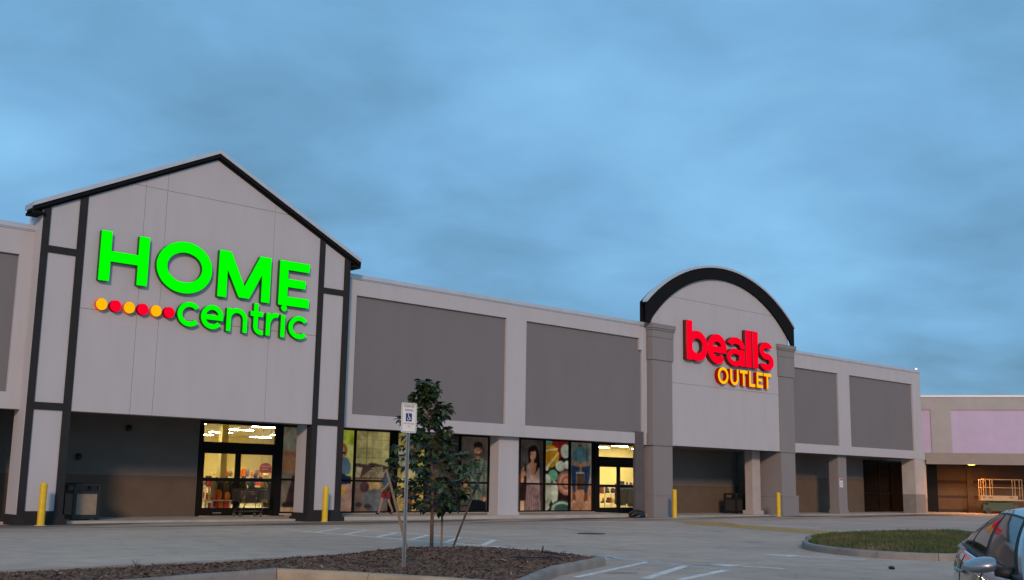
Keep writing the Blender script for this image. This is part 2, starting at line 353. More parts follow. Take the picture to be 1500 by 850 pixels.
# right-wing arcade back wall and dark doors
RY = 37.5
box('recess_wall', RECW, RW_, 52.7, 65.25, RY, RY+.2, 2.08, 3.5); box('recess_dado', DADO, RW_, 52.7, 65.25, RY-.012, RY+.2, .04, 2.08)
dk = MB(); dk.box(65.25, 70.9, RY+.05, RY+.09, .1, 3.2)
DG = mat('dark_glass', (.008, .006, .005), .25, 0, spec=.15)
dd_ = dk.build('dark_doors', DG, RW_)
fr = MB()
for x in (65.25, 67.2, 68.7, 70.8): fr.box(x, x+.1, RY, RY+.14, .045, 3.2)
fr.box(65.25, 70.9, RY+.002, RY+.13, 3.2, 3.32); fr.box(65.35, 70.8, RY+.004, RY+.12, 1.15, 1.25); fr.box(65.35, 70.8, RY+.004, RY+.12, .045, .2)
fr.build('door_frame', FRAME, dd_)
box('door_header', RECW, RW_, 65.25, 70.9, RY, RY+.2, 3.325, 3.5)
pc = empty('placard', (58.62, 35.118, 1.6), 'small white notice with red heading on the arcade column', 'sign')
MB().box(58.45, 58.8, 35.10, 35.118, 1.55, 2.05).build('plate', WHITE, pc); MB().box(58.47, 58.78, 35.097, 35.099, 1.93, 2.03).build('heading', mat('red_print', (.5, .04, .04), .6, 0), pc)
tx = MB()
for i in range(3): tx.box(58.5, 58.75, 35.097, 35.099, 1.64+.08*i, 1.67+.08*i)
tx.build('print', mat('grey_print', (.2, .2, .2), .6, 0), pc)
# outlet box and rooftop light
MB().box(61.6, 61.72, RY-.06, RY-.013, .95, 1.1).build('outlet_box', BLK, RW_)
rl = empty('parapet_light', (67.75, FY+.1, 9.05), 'tiny pinkish light on the parapet end of the right wing', 'lamp')
MB().tube([(67.75, FY+.1, 9.05), (67.75, FY+.1, 9.12)], .05, 8).build('base', BLK, rl); MB().tube([(67.75, FY+.1, 9.12), (67.75, FY+.1, 9.2)], [.07, .05], 8).build('bulb', mat('pink_bulb', (.9, .6, .6), .5, 0, emit=(1, .6, .62), estr=2.5), rl)

# ------------------------------------------------------------------ arched tower
BY = 34.5
A = empty('arched_building', (46.65, BY, 0), 'grey tower with black arched fascia and two pilasters at the right entrance', 'building')
acx = 46.76
def arc_z(x, apex, half, sag):
    Rr = (half*half+sag*sag)/(2*sag); return apex-Rr+math.sqrt(max(Rr*Rr-(x-acx)**2, 0))
def outer(x): return arc_z(x, 12.72, 6.28, 2.46)
def inner(x): return arc_z(x, 12.02, 5.92, 2.68)
NX = 40
def arcprism(f_lo, f_hi, x0, x1, y0, y1, n=NX):
    xs = [x0+(x1-x0)*i/n for i in range(n+1)]; b = MB()
    for u, w in zip(xs[:-1], xs[1:]):
        b.add([(u, y0, f_lo(u)), (w, y0, f_lo(w)), (w, y0, f_hi(w)), (u, y0, f_hi(u)), (u, y1, f_lo(u)), (w, y1, f_lo(w)), (w, y1, f_hi(w)), (u, y1, f_hi(u))],
              [(0, 1, 2, 3), (7, 6, 5, 4), (0, 4, 5, 1), (3, 2, 6, 7)])
    b.add([(x0, y0, f_lo(x0)), (x0, y0, f_hi(x0)), (x0, y1, f_hi(x0)), (x0, y1, f_lo(x0))], [(0, 1, 2, 3)])
    b.add([(x1, y0, f_lo(x1)), (x1, y1, f_lo(x1)), (x1, y1, f_hi(x1)), (x1, y0, f_hi(x1))], [(0, 1, 2, 3)])
    return b
XL, XR = acx-6.28, acx+6.28
arcprism(lambda x: inner(x) if abs(x-acx) < 5.92 else 9.15, lambda x: outer(x)-.12, XL+.03, XR-.03, BY-.13, BY-.02, 60).build('arch_fascia', BLACK, A)
arcprism(lambda x: outer(x)-.117, outer, XL, XR, BY-.18, BY+.10, 60).build('arch_coping', COPING, A)
arcprism(lambda x: 9.0, lambda x: outer(x)-.125, XL+.05, XR-.05, BY+.291, BY+.33, 40).build('arch_body', BLACK, A)
arcprism(lambda x: 6.3, lambda x: outer(x)-.16, 41.1, 52.5, BY+.075, BY+.29, 40).build('wall_core', JOINT, A)
box('wall_core_lower', JOINT, A, 42.4, 51.65, BY+.077, BY+.29, 3.42, 6.31)
g_ = .006
arcprism(lambda x: 10.66+g_, lambda x: max(inner(x)+.1, 10.68), 42.0, 51.3, BY, BY+.07).build('wall_panel', LIGHT, A)
arcprism(lambda x: 6.42+g_, lambda x: min(10.66-g_, inner(x)+.1 if abs(x-acx) < 5.8 else 9.4), 41.05, 52.5, BY+.001, BY+.07).build('wall_panel', LIGHT, A)
MB().box(42.4, 51.65, BY, BY+.07, 3.38, 6.42-g_).build('wall_panel', LIGHT, A)
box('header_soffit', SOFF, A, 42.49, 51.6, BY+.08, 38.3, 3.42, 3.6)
for (a, b, nm) in ((41.0, 42.48, 0), (51.56, 52.96, 1)):
    y0 = BY-.05
    ps = MB(); ps.box(a, b, y0, BY+.72, 3.372, 7.42); ps.build('pilaster', TOWER, A)
    cp = MB(); cp.box(a-.05, b+.05, y0-.05, BY+.5, 7.421, 8.48); cp.box(a-.035, b+.035, y0-.035, BY+.5, 8.48, 8.51); cp.box(a-.06, b+.06, y0-.06, BY+.5, 8.51, 8.86)
    cp.box(a-.10, b+.10, y0-.10, BY+.5, 8.86, 8.95); cp.box(a-.14, b+.14, y0-.14, BY+.5, 8.95, 9.16); cp.build('capital', TOWER, A)
    dp = .72 if nm == 0 else 1.35
    lo = MB(); lo.box(a+.06, b, y0+.02, BY+dp, 1.03, 3.34); lo.box(a-.02, b+.06, y0-.03, BY+dp, 3.34, 3.371); lo.build('pillar', TOWER, A)
    pn = MB(); pn.box(a-.03, b+.10, y0-.07, BY+dp+.05, .14, 1.03); pn.box(a-.1, b+.17, y0-.14, BY+dp+.1, 0, .14); pn.box(a-.05, b+.12, y0-.09, BY+dp+.06, .99, 1.05); pn.build('plinth', TOWER, A)
cl = MB(); cl.bbox(50.46, 51.17, 35.5, 36.0, 0, 3.42, .012); cl.box(50.36, 51.27, 35.4, 36.1, 0, .25); cl.build('column', mat('pink_lit_col', (.42, .37, .35), .9, .08, 2, .3, 60), A)  # pinkish base colour carries the warm light on this column
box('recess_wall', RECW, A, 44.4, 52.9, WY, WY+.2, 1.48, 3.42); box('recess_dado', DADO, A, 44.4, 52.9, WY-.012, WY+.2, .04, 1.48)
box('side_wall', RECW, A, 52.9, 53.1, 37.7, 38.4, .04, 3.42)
box('downspout', COPING, A, 40.72, 40.86, FY-.08, FY-.005, 3.35, 8.9)

# ------------------------------------------------------------------ channel letters (outlines traced as unions of strokes)
def contours(shapes, x0, x1, z0, z1, h):
    pad = 6*h; nx = int((x1-x0+2*pad)/h); nz = int((z1-z0+2*pad)/h)
    X, Z = np.meshgrid(x0-pad+h*(np.arange(nx)+.5), z0-pad+h*(np.arange(nz)+.5))
    occ = np.zeros(X.shape, bool)
    for s in shapes:
        k = s[0]
        if k == 'poly' or k == 'cut':
            P = s[1]; ins = np.zeros(X.shape, bool); j = len(P)-1
            for i in range(len(P)):
                (xi, zi), (xj, zj) = P[i], P[j]
                c = ((zi > Z) != (zj > Z)) & (X < (xj-xi)*(Z-zi)/((zj-zi) if zj != zi else 1e-9)+xi); ins ^= c; j = i
            occ = (occ & ~ins) if k == 'cut' else (occ | ins)
        elif k == 'ring':                              # cx,cz,rx,rz,w,a0,a1 (degrees, counter-clockwise)
            _, cx, cz, rx, rz, w, a0, a1 = s
            o = ((X-cx)/rx)**2+((Z-cz)/rz)**2 <= 1; i_ = ((X-cx)/max(rx-w, 1e-6))**2+((Z-cz)/max(rz-w, 1e-6))**2 < 1
            an = np.degrees(np.arctan2((Z-cz)/rz, (X-cx)/rx)); an = (an-a0) % 360
            occ |= o & ~i_ & (an <= (a1-a0))
        elif k == 'disc': occ |= ((X-s[1])/s[3])**2+((Z-s[2])/s[3])**2 <= 1
    F = occ.astype(float)
    for _ in range(2):
        F[1:-1, 1:-1] = (F[:-2, :-2]+F[:-2, 2:]+F[2:, :-2]+F[2:, 2:]+2*(F[:-2, 1:-1]+F[2:, 1:-1]+F[1:-1, :-2]+F[1:-1, 2:])+4*F[1:-1, 1:-1])/16
    F += 1e-6
    seg = {}
    b = (F > .5).astype(int); code = b[:-1, :-1]+2*b[:-1, 1:]+4*b[1:, 1:]+8*b[1:, :-1]
    tbl = {1: [(3, 0)], 2: [(0, 1)], 3: [(3, 1)], 4: [(1, 2)], 5: [(3, 0), (1, 2)], 6: [(0, 2)], 7: [(3, 2)], 8: [(2, 3)], 9: [(2, 0)], 10: [(0, 1), (2, 3)], 11: [(2, 1)], 12: [(1, 3)], 13: [(1, 0)], 14: [(0, 3)]}
    pos = {}
    def ept(i, j, e_):
        if e_ == 0: key, (p, q_), (r_, t_) = ('h', i, j), (i, j), (i, j+1)
        elif e_ == 1: key, (p, q_), (r_, t_) = ('v', i, j+1), (i, j+1), (i+1, j+1)
        elif e_ == 2: key, (p, q_), (r_, t_) = ('h', i+1, j), (i+1, j), (i+1, j+1)
        else: key, (p, q_), (r_, t_) = ('v', i, j), (i, j), (i+1, j)
        if key not in pos:
            fa, fb = F[p, q_], F[r_, t_]; u = (.5-fa)/(fb-fa)
            pos[key] = (X[p, q_]+(X[r_, t_]-X[p, q_])*u, Z[p, q_]+(Z[r_, t_]-Z[p, q_])*u)
        return key
    for i, j in zip(*np.nonzero((code > 0) & (code < 15))):
        for a, c in tbl[code[i, j]]: seg[ept(i, j, a)] = ept(i, j, c)
    loops = []
    while seg:
        k0 = next(iter(seg)); lp = []; k = k0
        while k in seg: n_ = seg.pop(k); lp.append(pos[k]); k = n_
        # Douglas-Peucker
        def dp(pts, tol):
            keep = [0, len(pts)-1]; st = [(0, len(pts)-1)]; P = np.array(pts)
            while st:
                a, c = st.pop()
                if c-a < 2: continue
                d = P[c]-P[a]; n_ = np.hypot(*d)
                q = P[a+1:c]-P[a]
                dist = np.abs(d[0]*q[:, 1]-d[1]*q[:, 0])/n_ if n_ > 1e-9 else np.hypot(q[:, 0], q[:, 1])
                i_ = int(np.argmax(dist))
                if dist[i_] > tol: m_ = a+1+i_; keep.append(m_); st += [(a, m_), (m_, c)]
            return [pts[i_] for i_ in sorted(keep)]
        if len(lp) > 12: loops.append(dp(lp+[lp[0]], h*.45)[:-1])
    return loops
def letter(shapes, bounds, ymid, depth, mats, parent, h=.008):
    lp = contours(shapes, *bounds, h)
    cu = bpy.data.curves.new('letter', 'CURVE'); cu.dimensions = '2D'; cu.fill_mode = 'BOTH'; cu.extrude = depth/2
    for P in lp:
        sp = cu.splines.new('POLY'); sp.points.add(len(P)-1); sp.use_cyclic_u = True
        for i, (x, z) in enumerate(P): sp.points[i].co = (x, z, 0, 1)
    tmp = bpy.data.objects.new('tmp', cu); COL.objects.link(tmp)
    me = bpy.data.meshes.new_from_object(tmp.evaluated_get(bpy.context.evaluated_depsgraph_get()))
    bpy.data.objects.remove(tmp); bpy.data.curves.remove(cu)
    o0 = ORG[parent]
    for v in me.vertices:
        x, y, z = v.co; v.co = (x-o0.x, ymid-z-o0.y, y-o0.z)
    bm = bmesh.new(); bm.from_mesh(me); bmesh.ops.remove_doubles(bm, verts=bm.verts, dist=1e-4); bmesh.ops.recalc_face_normals(bm, faces=bm.faces)
    me.materials.clear()
    for mm in mats: me.materials.append(mm)
    for f in bm.faces: f.material_index = 0 if f.normal.y < -.7 else 1
    bm.to_mesh(me); bm.free()
    me.name = 'letter'; o = bpy.data.objects.new('letter', me); COL.objects.link(o); o.parent = parent; ORG[o] = o0.copy(); return o
rect = lambda a, b, c, d: ('poly', [(a, c), (b, c), (b, d), (a, d)])
def emis(name, base, col, s): return mat(name, tuple(c*.3 for c in base), .8, 0, emit=col, estr=s, spec=.0)
GRN = [emis('green_face', (.0, .15, .0), (.0, 1.0, .0), 1.0), mat('green_return', (.0, .14, .01), .6, 0)]
LY = GY-.11; LD = .16
sg = empty('illuminated_sign', (17.6, GY, 6.3), 'large glowing green two-line channel letter sign on the gable', 'sign')
ZB, ZT = 7.52, 9.13; w = .355
letter([rect(13.80, 13.80+w, ZB, ZT), rect(15.41-w, 15.41, ZB, ZT), rect(13.9, 15.3, 8.16, 8.50)], (13.8, 15.41, ZB, ZT), LY, LD, GRN, sg)
letter([('ring', 16.68, 8.325, .99, .865, .365, 0, 360)], (15.69, 17.67, 7.45, 9.2), LY, LD, GRN, sg)
mxl, mxr = 17.91, 19.92; mc = (mxl+mxr)/2
letter([rect(mxl, mxl+w-.02, ZB, ZT), rect(mxr-w+.02, mxr, ZB, ZT), ('poly', [(mxl, ZT), (mxl+.44, ZT), (mc+.20, ZB+.06), (mc-.20, ZB+.06)]), ('poly', [(mxr, ZT), (mxr-.44, ZT), (mc-.20, ZB+.06), (mc+.20, ZB+.06)])], (mxl, mxr, ZB, ZT), LY, LD, GRN, sg)
letter([rect(20.27, 20.27+w, ZB, ZT), rect(20.4, 21.50, ZT-.32, ZT), rect(20.4, 21.36, 8.19, 8.49), rect(20.4, 21.53, ZB, ZB+.33)], (20.27, 21.53, ZB, ZT), LY, LD, GRN, sg)
w = .165; zb, zx = 6.38, 7.20; zm = (zb+zx)/2; hz = (zx-zb)/2
letter([('ring', 16.96, zm, .43, hz, w, 42, 318), ], (16.5, 17.4, zb, zx), LY, LD, GRN, sg, .006)
letter([('ring', 17.78, zm, .41, hz, w, 0, 322), rect(17.5, 18.185, zm-.095, zm+.075), ], (17.36, 18.2, zb, zx), LY, LD, GRN, sg, .006)
letter([rect(18.31, 18.31+w, zb, zx-.02), ('ring', 18.70, zx-.40, .40, .40, w, 0, 165), rect(19.10-w, 19.10, zb, zx-.40)], (18.3, 19.11, zb, zx), LY, LD, GRN, sg, .006)
letter([rect(19.34, 19.34+w, zb+.26, 7.46), rect(19.21, 19.70, zx-.20, zx-.03), ('ring', 19.64, zb+.28, .30, .29, w-.01, 180, 292)], (19.2, 19.75, zb, 7.5), LY, LD, GRN, sg, .006)
letter([rect(19.83, 19.83+w, zb, zx-.02), ('ring', 20.24, zx-.42, .40, .43, w, 78, 175)], (19.82, 20.35, zb, zx+.02), LY, LD, GRN, sg, .006)
letter([rect(20.42, 20.42+w, zb, zx-.02), ('disc', 20.515, 7.42, .115)], (20.4, 20.63, zb, 7.56), LY, LD, GRN, sg, .006)
letter([('ring', 21.17, zm, .43, hz, w, 42, 318)], (20.7, 21.6, zb, zx), LY, LD, GRN, sg, .006)
dots = empty('dot_row', (15.1, GY, 6.5), 'row of six glowing yellow and red round dots left of the lower green word', 'sign')
YD = [emis('dot_yellow', (.3, .15, .0), (1.0, .47, .003), 1.0), emis('dot_orange_return', (.5, .08, .02), (1, .12, .04), .5)]
RD = [emis('dot_red', (.3, .0, .01), (1.0, .0, .025), .95), emis('dot_red_return', (.3, .01, .01), (.8, .01, .02), .15)]
for i in range(6):
    x = 13.99+.452*i
    o = letter([('disc', x, 6.77, .185)], (x-.19, x+.19, 6.58, 6.96), GY-.10, .14, YD if i % 2 == 0 else RD, dots, .006); o.name = 'dot'
RED = [emis('red_face', (.3, .0, .01), (1.0, .0, .018), .97), mat('red_return', (.16, .003, .006), .6, 0)]
YEL = [emis('yellow_face', (.3, .2, .0), (1.0, .52, .006), 1.0), emis('yellow_return', (.35, .01, .005), (.6, .012, .006), .35)]
bs = empty('illuminated_sign', (46.7, BY, 6.5), 'glowing red lower-case channel letter sign on the arched tower', 'sign')
bY = BY-.14; bD = .24; w = .44; zb, zx, za = 7.56, 9.08, 9.55; zm = (zb+zx)/2; hz = (zx-zb)/2
letter([rect(43.10, 43.10+w, zb+.03, za), ('ring', 43.93, zm, .84, hz, w*.88, 0, 360)], (43.1, 44.8, zb, za), bY, bD, RED, bs)
letter([('ring', 45.57, zm, .79, hz, w*.88, 0, 318), rect(45.1, 46.34, zm-.19, zm+.13)], (44.75, 46.38, zb, zx), bY, bD, RED, bs)
letter([rect(47.92-w, 47.92, zb+.03, zm+.12), ('ring', 47.15, zx-.58, .77, .58, .34, 0, 152), ('ring', 47.10, zb+.46, .70, .46, w*.62, 0, 360)], (46.4, 47.93, zb, zx), bY, bD, RED, bs)
letter([rect(48.02, 48.02+w+.03, zb+.03, za)], (48.02, 48.53, zb, za), bY, bD, RED, bs)
letter([rect(48.63, 48.63+w+.03, zb+.03, za)], (48.63, 49.15, zb, za), bY, bD, RED, bs)
sc_ = 49.88
letter([('ring', sc_, zx-.463, .60, .463, .33, 28, 272), ('ring', sc_+.01, zb+.463, .64, .463, .33, -158, 92)], (49.22, 50.55, zb, zx), bY, bD, RED, bs)
os_ = empty('illuminated_sign', (48, BY, 6.5), 'small glowing yellow capital letters under the red word on the tower', 'sign')
zb, za, w = 6.60, 7.41, .15; oY = BY-.12; oD = .22
letter([('ring', 46.06, (zb+za)/2, .44, .43, w, 0, 360)], (45.6, 46.52, zb-.03, za+.03), oY, oD, YEL, os_, .006)
letter([rect(46.66, 46.66+w, zb+.34, za), rect(47.38-w, 47.38, zb+.34, za), ('ring', 47.02, zb+.35, .36, .37, w, 180, 360)], (46.64, 47.4, zb-.03, za), oY, oD, YEL, os_, .006)
letter([rect(47.50, 48.16, za-.16, za), rect(47.745, 47.745+w, zb, za)], (47.5, 48.2, zb, za), oY, oD, YEL, os_, .006)
letter([rect(48.30, 48.30+w, zb, za), rect(48.3, 48.82, zb, zb+.16)], (48.3, 48.85, zb, za), oY, oD, YEL, os_, .006)
letter([rect(48.96, 48.96+w, zb, za), rect(49, 49.52, za-.155, za), rect(49, 49.46, 6.94, 7.08), rect(49, 49.53, zb, zb+.155)], (48.95, 49.54, zb, za), oY, oD, YEL, os_, .006)
letter([rect(49.60, 50.30, za-.16, za), rect(49.865, 49.865+w, zb, za)], (49.6, 50.3, zb, za), oY, oD, YEL, os_, .006)

for q_ in (bs, os_): q_.location.x += .28; q_.location.z += .03

# ------------------------------------------------------------------ shop windows with printed pictures
def painter(W_, H_, bgc):
    U, V = np.meshgrid(np.linspace(0, 1, W_), np.linspace(0, 1, H_)); img = np.zeros((H_, W_, 3)); img[:] = srgb(*bgc); return U, V, img
def P_ell(I, cx, cy, rx, ry, c, rot=0, soft=.12, asp=2.05):
    U, V, img = I; a = R(rot); x = (U-cx); y = (V-cy)*asp; X_ = x*math.cos(a)+y*math.sin(a); Y_ = -x*math.sin(a)+y*math.cos(a)
    d = (X_/rx)**2+(Y_/(ry*asp))**2; k = np.clip((1-d)/soft+.5, 0, 1)[..., None]; img[:] = img*(1-k)+np.array(srgb(*c))*k
def P_poly(I, pts, c):
    U, V, img = I; ins = np.zeros(U.shape, bool); j = len(pts)-1
    for i in range(len(pts)):
        (xi, yi), (xj, yj) = pts[i], pts[j]
        ins ^= ((yi > V) != (yj > V)) & (U < (xj-xi)*(V-yi)/((yj-yi) if yj != yi else 1e-9)+xi); j = i
    img[ins] = c if not callable(c) else c(U[ins], V[ins])
def plaid(u, v):
    base = np.array(srgb(58, 78, 72))[None]*np.ones((len(u), 1)); a = ((u*26) % 1 < .3)[:, None]; b = ((v*52) % 1 < .3)[:, None]
    out_ = np.where(a, np.array(srgb(120, 128, 108))[None], base); out_ = np.where(b, out_*.6+np.array(srgb(150, 148, 120))[None]*.4, out_)
    return np.where(a & b, np.array(srgb(168, 162, 130))[None], out_)
def stripes(u, v):
    k = ((v*70+np.sin(u*9)*3) % 2 < 1)[:, None]; return np.where(k, np.array(srgb(180, 165, 120))[None], np.array(srgb(60, 52, 48))[None])
def pic_man(I):
    P_ell(I, .2, .6, .5, .5, (84, 76, 68), 0, 1.2)
    P_poly(I, [(.30, .0), (.98, .0), (.98, .23), (.34, .25)], np.array(srgb(16, 18, 24)))
    P_poly(I, [(.30, .15), (.98, .14), (.97, .45), (.32, .46)], plaid); P_poly(I, [(.22, .44), (.97, .44), (.97, .68), (.70, .72), (.36, .70), (.25, .62)], plaid)
    P_poly(I, [(.10, .42), (.28, .44), (.36, .24), (.24, .21), (.12, .36)], np.array(srgb(165, 110, 75))); P_ell(I, .32, .22, .08, .03, (180, 125, 90))
    P_poly(I, [(.16, .42), (.30, .42), (.40, .66), (.28, .64)], plaid)
    P_ell(I, .90, .16, .07, .035, (180, 125, 90)); P_poly(I, [(.56, .70), (.70, .70), (.72, .78), (.56, .78)], np.array(srgb(160, 105, 75)))
    P_ell(I, .64, .82, .14, .075, (178, 122, 88)); P_ell(I, .64, .895, .165, .04, (30, 20, 16)); P_ell(I, .52, .865, .035, .03, (30, 20, 16)); P_ell(I, .76, .865, .03, .03, (30, 20, 16))
    P_ell(I, .65, .765, .11, .03, (90, 58, 42)); P_ell(I, .65, .785, .05, .008, (205, 175, 155)); P_ell(I, .60, .83, .02, .007, (30, 20, 18)); P_ell(I, .70, .83, .02, .007, (30, 20, 18))
def pic_woman(I):
    P_ell(I, .1, .8, .6, .4, (78, 70, 64), 0, 1.2)
    P_ell(I, .60, .74, .24, .19, (24, 14, 12)); P_ell(I, .72, .62, .16, .12, (24, 14, 12))
    P_poly(I, [(.25, 0), (.92, 0), (.85, .40), (.32, .40)], np.array(srgb(140, 112, 108)))
    for i in range(6): P_poly(I, [(.30+.1*i, 0), (.33+.1*i, 0), (.42+.07*i, .38), (.40+.07*i, .38)], np.array(srgb(112, 86, 84)))
    P_poly(I, [(.06, .58), (.24, .64), (.22, .36), (.06, .40)], np.array(srgb(190, 130, 85))); P_poly(I, [(.28, .38), (.86, .38), (.84, .62), (.62, .48), (.40, .66), (.26, .62)], np.array(srgb(165, 142, 130)))
    P_poly(I, [(.40, .67), (.72, .67), (.62, .42)], np.array(srgb(176, 112, 78))); P_poly(I, [(.48, .64), (.62, .64), (.62, .74), (.48, .74)], np.array(srgb(165, 105, 72)))
    P_ell(I, .55, .79, .135, .075, (198, 140, 105)); P_ell(I, .55, .875, .17, .045, (24, 14, 12), 12); P_ell(I, .40, .80, .05, .10, (24, 14, 12)); P_ell(I, .55, .755, .05, .008, (205, 165, 145)); P_ell(I, .50, .80, .02, .007, (30, 18, 16)); P_ell(I, .61, .80, .02, .007, (30, 18, 16))
    P_poly(I, [(.20, .66), (.28, .66), (.30, .38), (.22, .12), (.02, .14), (.04, .34), (.18, .40)], np.array(srgb(50, 26, 20))); P_ell(I, .20, .52, .07, .035, (185, 128, 90)); P_poly(I, [(.04, .0), (.22, .0), (.22, .13), (.05, .13)], np.array(srgb(200, 160, 120)))
def pic_plates(I):
    P_ell(I, .72, .93, .5, .16, (130, 34, 28)); P_ell(I, .15, .78, .45, .17, (205, 140, 20)); P_ell(I, .1, .98, .2, .05, (90, 150, 125))
    P_poly(I, [(.0, .84), (.55, .88), (.55, .90), (.0, .87)], np.array(srgb(225, 215, 150))); P_poly(I, [(.08, .64), (.16, .62), (.60, .82), (.56, .84)], np.array(srgb(225, 215, 150))); P_ell(I, .08, .60, .09, .03, (230, 225, 190))
    P_ell(I, .88, .86, .2, .10, (196, 204, 178)); P_ell(I, .66, .64, .2, .075, (196, 204, 178)); P_ell(I, .95, .66, .13, .06, (205, 208, 180)); P_ell(I, .35, .50, .2, .085, (104, 165, 130))
    P_ell(I, .10, .44, .14, .08, (190, 195, 165)); P_ell(I, .94, .40, .42, .18, (150, 100, 80)); P_ell(I, .94, .40, .33, .14, (190, 140, 112)); P_ell(I, .94, .40, .24, .10, (150, 88, 72)); P_ell(I, .94, .40, .15, .06, (186, 132, 104))
    P_ell(I, .15, .27, .17, .19, (176, 182, 156)); P_ell(I, .42, .25, .15, .17, (186, 190, 165)); P_ell(I, .75, .02, .52, .13, (34, 66, 56)); P_ell(I, .75, .02, .45, .105, (168, 180, 160)); P_ell(I, .75, .02, .34, .075, (52, 84, 72)); P_ell(I, .06, .05, .15, .05, (190, 195, 170))
def pic_sit(I):
    U, V, img = I; img[:] = srgb(112, 114, 106); img[U > .82] = srgb(132, 132, 122); img[V < .37] = srgb(176, 128, 94)
    P_poly(I, [(.34, .54), (.66, .54), (.68, .30), (.32, .30)], np.array(srgb(84, 56, 42))); P_ell(I, .46, .985, .11, .045, (128, 86, 62)); P_ell(I, .46, .95, .085, .02, (44, 30, 26))
    P_poly(I, [(.20, .66), (.78, .66), (.84, .86), (.62, .94), (.36, .94), (.14, .86)], np.array(srgb(74, 110, 116))); P_poly(I, [(.47, .66), (.51, .66), (.51, .93), (.47, .93)], np.array(srgb(58, 90, 98)))
    P_poly(I, [(.12, .86), (.26, .86), (.30, .72), (.14, .70)], np.array(srgb(66, 100, 108))); P_poly(I, [(.86, .86), (.72, .86), (.70, .72), (.86, .70)], np.array(srgb(66, 100, 108)))
    P_poly(I, [(.14, .71), (.28, .73), (.50, .67), (.46, .63), (.2, .66)], np.array(srgb(160, 108, 78))); P_poly(I, [(.86, .71), (.72, .73), (.48, .67), (.52, .63), (.8, .66)], np.array(srgb(160, 108, 78))); P_ell(I, .49, .65, .09, .03, (172, 118, 86))
    P_poly(I, [(.06, .66), (.46, .635), (.40, .55), (.28, .54), (.27, .26), (.12, .26), (.06, .54)], np.array(srgb(40, 56, 84))); P_poly(I, [(.94, .66), (.54, .635), (.58, .55), (.68, .54), (.66, .25), (.82, .25), (.93, .54)], np.array(srgb(40, 56, 84))); P_poly(I, [(.28, .555), (.66, .555), (.66, .54), (.28, .54)], np.array(srgb(196, 188, 170)))
    P_ell(I, .19, .19, .08, .085, (112, 58, 40), 6); P_ell(I, .74, .18, .09, .085, (112, 58, 40), -8); P_ell(I, .19, .125, .07, .02, (190, 160, 132)); P_ell(I, .77, .115, .07, .02, (190, 160, 132))
def pic_room(I):
    U, V, img = I; img[V > .55] = srgb(205, 190, 120); img[(V > .56) & (((U*4.0) % 1 < .05) | ((V*9) % 1 < .05))] = srgb(150, 138, 92); P_poly(I, [(.30, .56), (.36, .56), (.36, 1), (.30, 1)], np.array(srgb(150, 138, 90)))
    img[V <= .36] = srgb(118, 96, 84); P_poly(I, [(.0, .40), (1, .40), (1, .56), (.62, .60), (.40, .60), (.38, .58), (.0, .60)], np.array(srgb(84, 60, 56)))
    P_poly(I, [(.2, .42), (.9, .42), (.8, .56), (.55, .56)], stripes); P_poly(I, [(.02, .42), (.16, .42), (.22, .54), (.05, .55)], np.array(srgb(190, 176, 130))); P_ell(I, .55, .32, .22, .07, (180, 150, 90)); P_ell(I, .6, .14, .36, .14, (98, 102, 104)); P_ell(I, .3, .3, .14, .07, (74, 52, 52)); P_ell(I, .15, .08, .1, .03, (70, 56, 54)); P_ell(I, .42, .06, .12, .03, (70, 56, 54))
def pic_blue(I):
    U, V, img = I; img[:] = srgb(205, 200, 110); img[V > .82] = srgb(180, 190, 60); img[V < .34] = srgb(184, 140, 118); P_ell(I, .35, .9, .4, .06, (140, 160, 60))
    P_ell(I, .68, .75, .14, .09, (150, 90, 50)); P_ell(I, .66, .72, .09, .07, (200, 140, 110)); P_poly(I, [(.55, .73), (.76, .73), (.76, .70), (.55, .70)], np.array(srgb(30, 18, 16))); P_poly(I, [(.5, .42), (.92, .46), (.95, .58), (.82, .66), (.6, .66), (.5, .6)], np.array(srgb(92, 112, 124)))
    P_poly(I, [(.2, .30), (.98, .34), (.98, .42), (.6, .48), (.2, .5)], np.array(srgb(30, 38, 62))); P_ell(I, .72, .26, .09, .05, (220, 160, 40)); P_poly(I, [(.55, 0), (.6, 0), (.64, .22), (.6, .22)], np.array(srgb(120, 80, 66)))
def pic_desk(I):
    U, V, img = I; img[:] = srgb(200, 180, 96); img[V < .20] = srgb(196, 168, 100); P_ell(I, .6, .86, .2, .10, (70, 40, 26)); P_ell(I, .55, .76, .14, .1, (190, 130, 96)); P_ell(I, .3, .68, .3, .14, (214, 206, 170)); P_poly(I, [(.1, .38), (.95, .38), (.95, .56), (.3, .6)], np.array(srgb(206, 190, 130)))
    P_poly(I, [(.0, .22), (1, .22), (1, .27), (.0, .27)], np.array(srgb(96, 64, 40))); P_ell(I, .55, .22, .2, .08, (120, 70, 40)); P_ell(I, .5, .08, .1, .08, (112, 60, 36)); P_ell(I, .75, .42, .12, .05, (110, 120, 80))
def pic_dark(I):
    P_ell(I, .4, .6, .5, .4, (70, 60, 52), 0, 1.2); P_ell(I, .6, .2, .5, .2, (52, 46, 54)); P_ell(I, .3, .35, .2, .2, (90, 84, 70))
def pic_lamp(I):
    U, V, img = I; img[:] = srgb(110, 98, 82); img[V > .72] = srgb(128, 122, 104); P_poly(I, [(.0, .46), (.62, .46), (.58, .72), (.0, .72)], np.array(srgb(150, 104, 70))); P_poly(I, [(.15, .1), (.6, .1), (.46, .34), (.44, .43), (.30, .43), (.28, .34)], np.array(srgb(52, 36, 32))); P_ell(I, .36, .08, .3, .05, (44, 30, 28)); img[V < .05] = srgb(170, 140, 104)
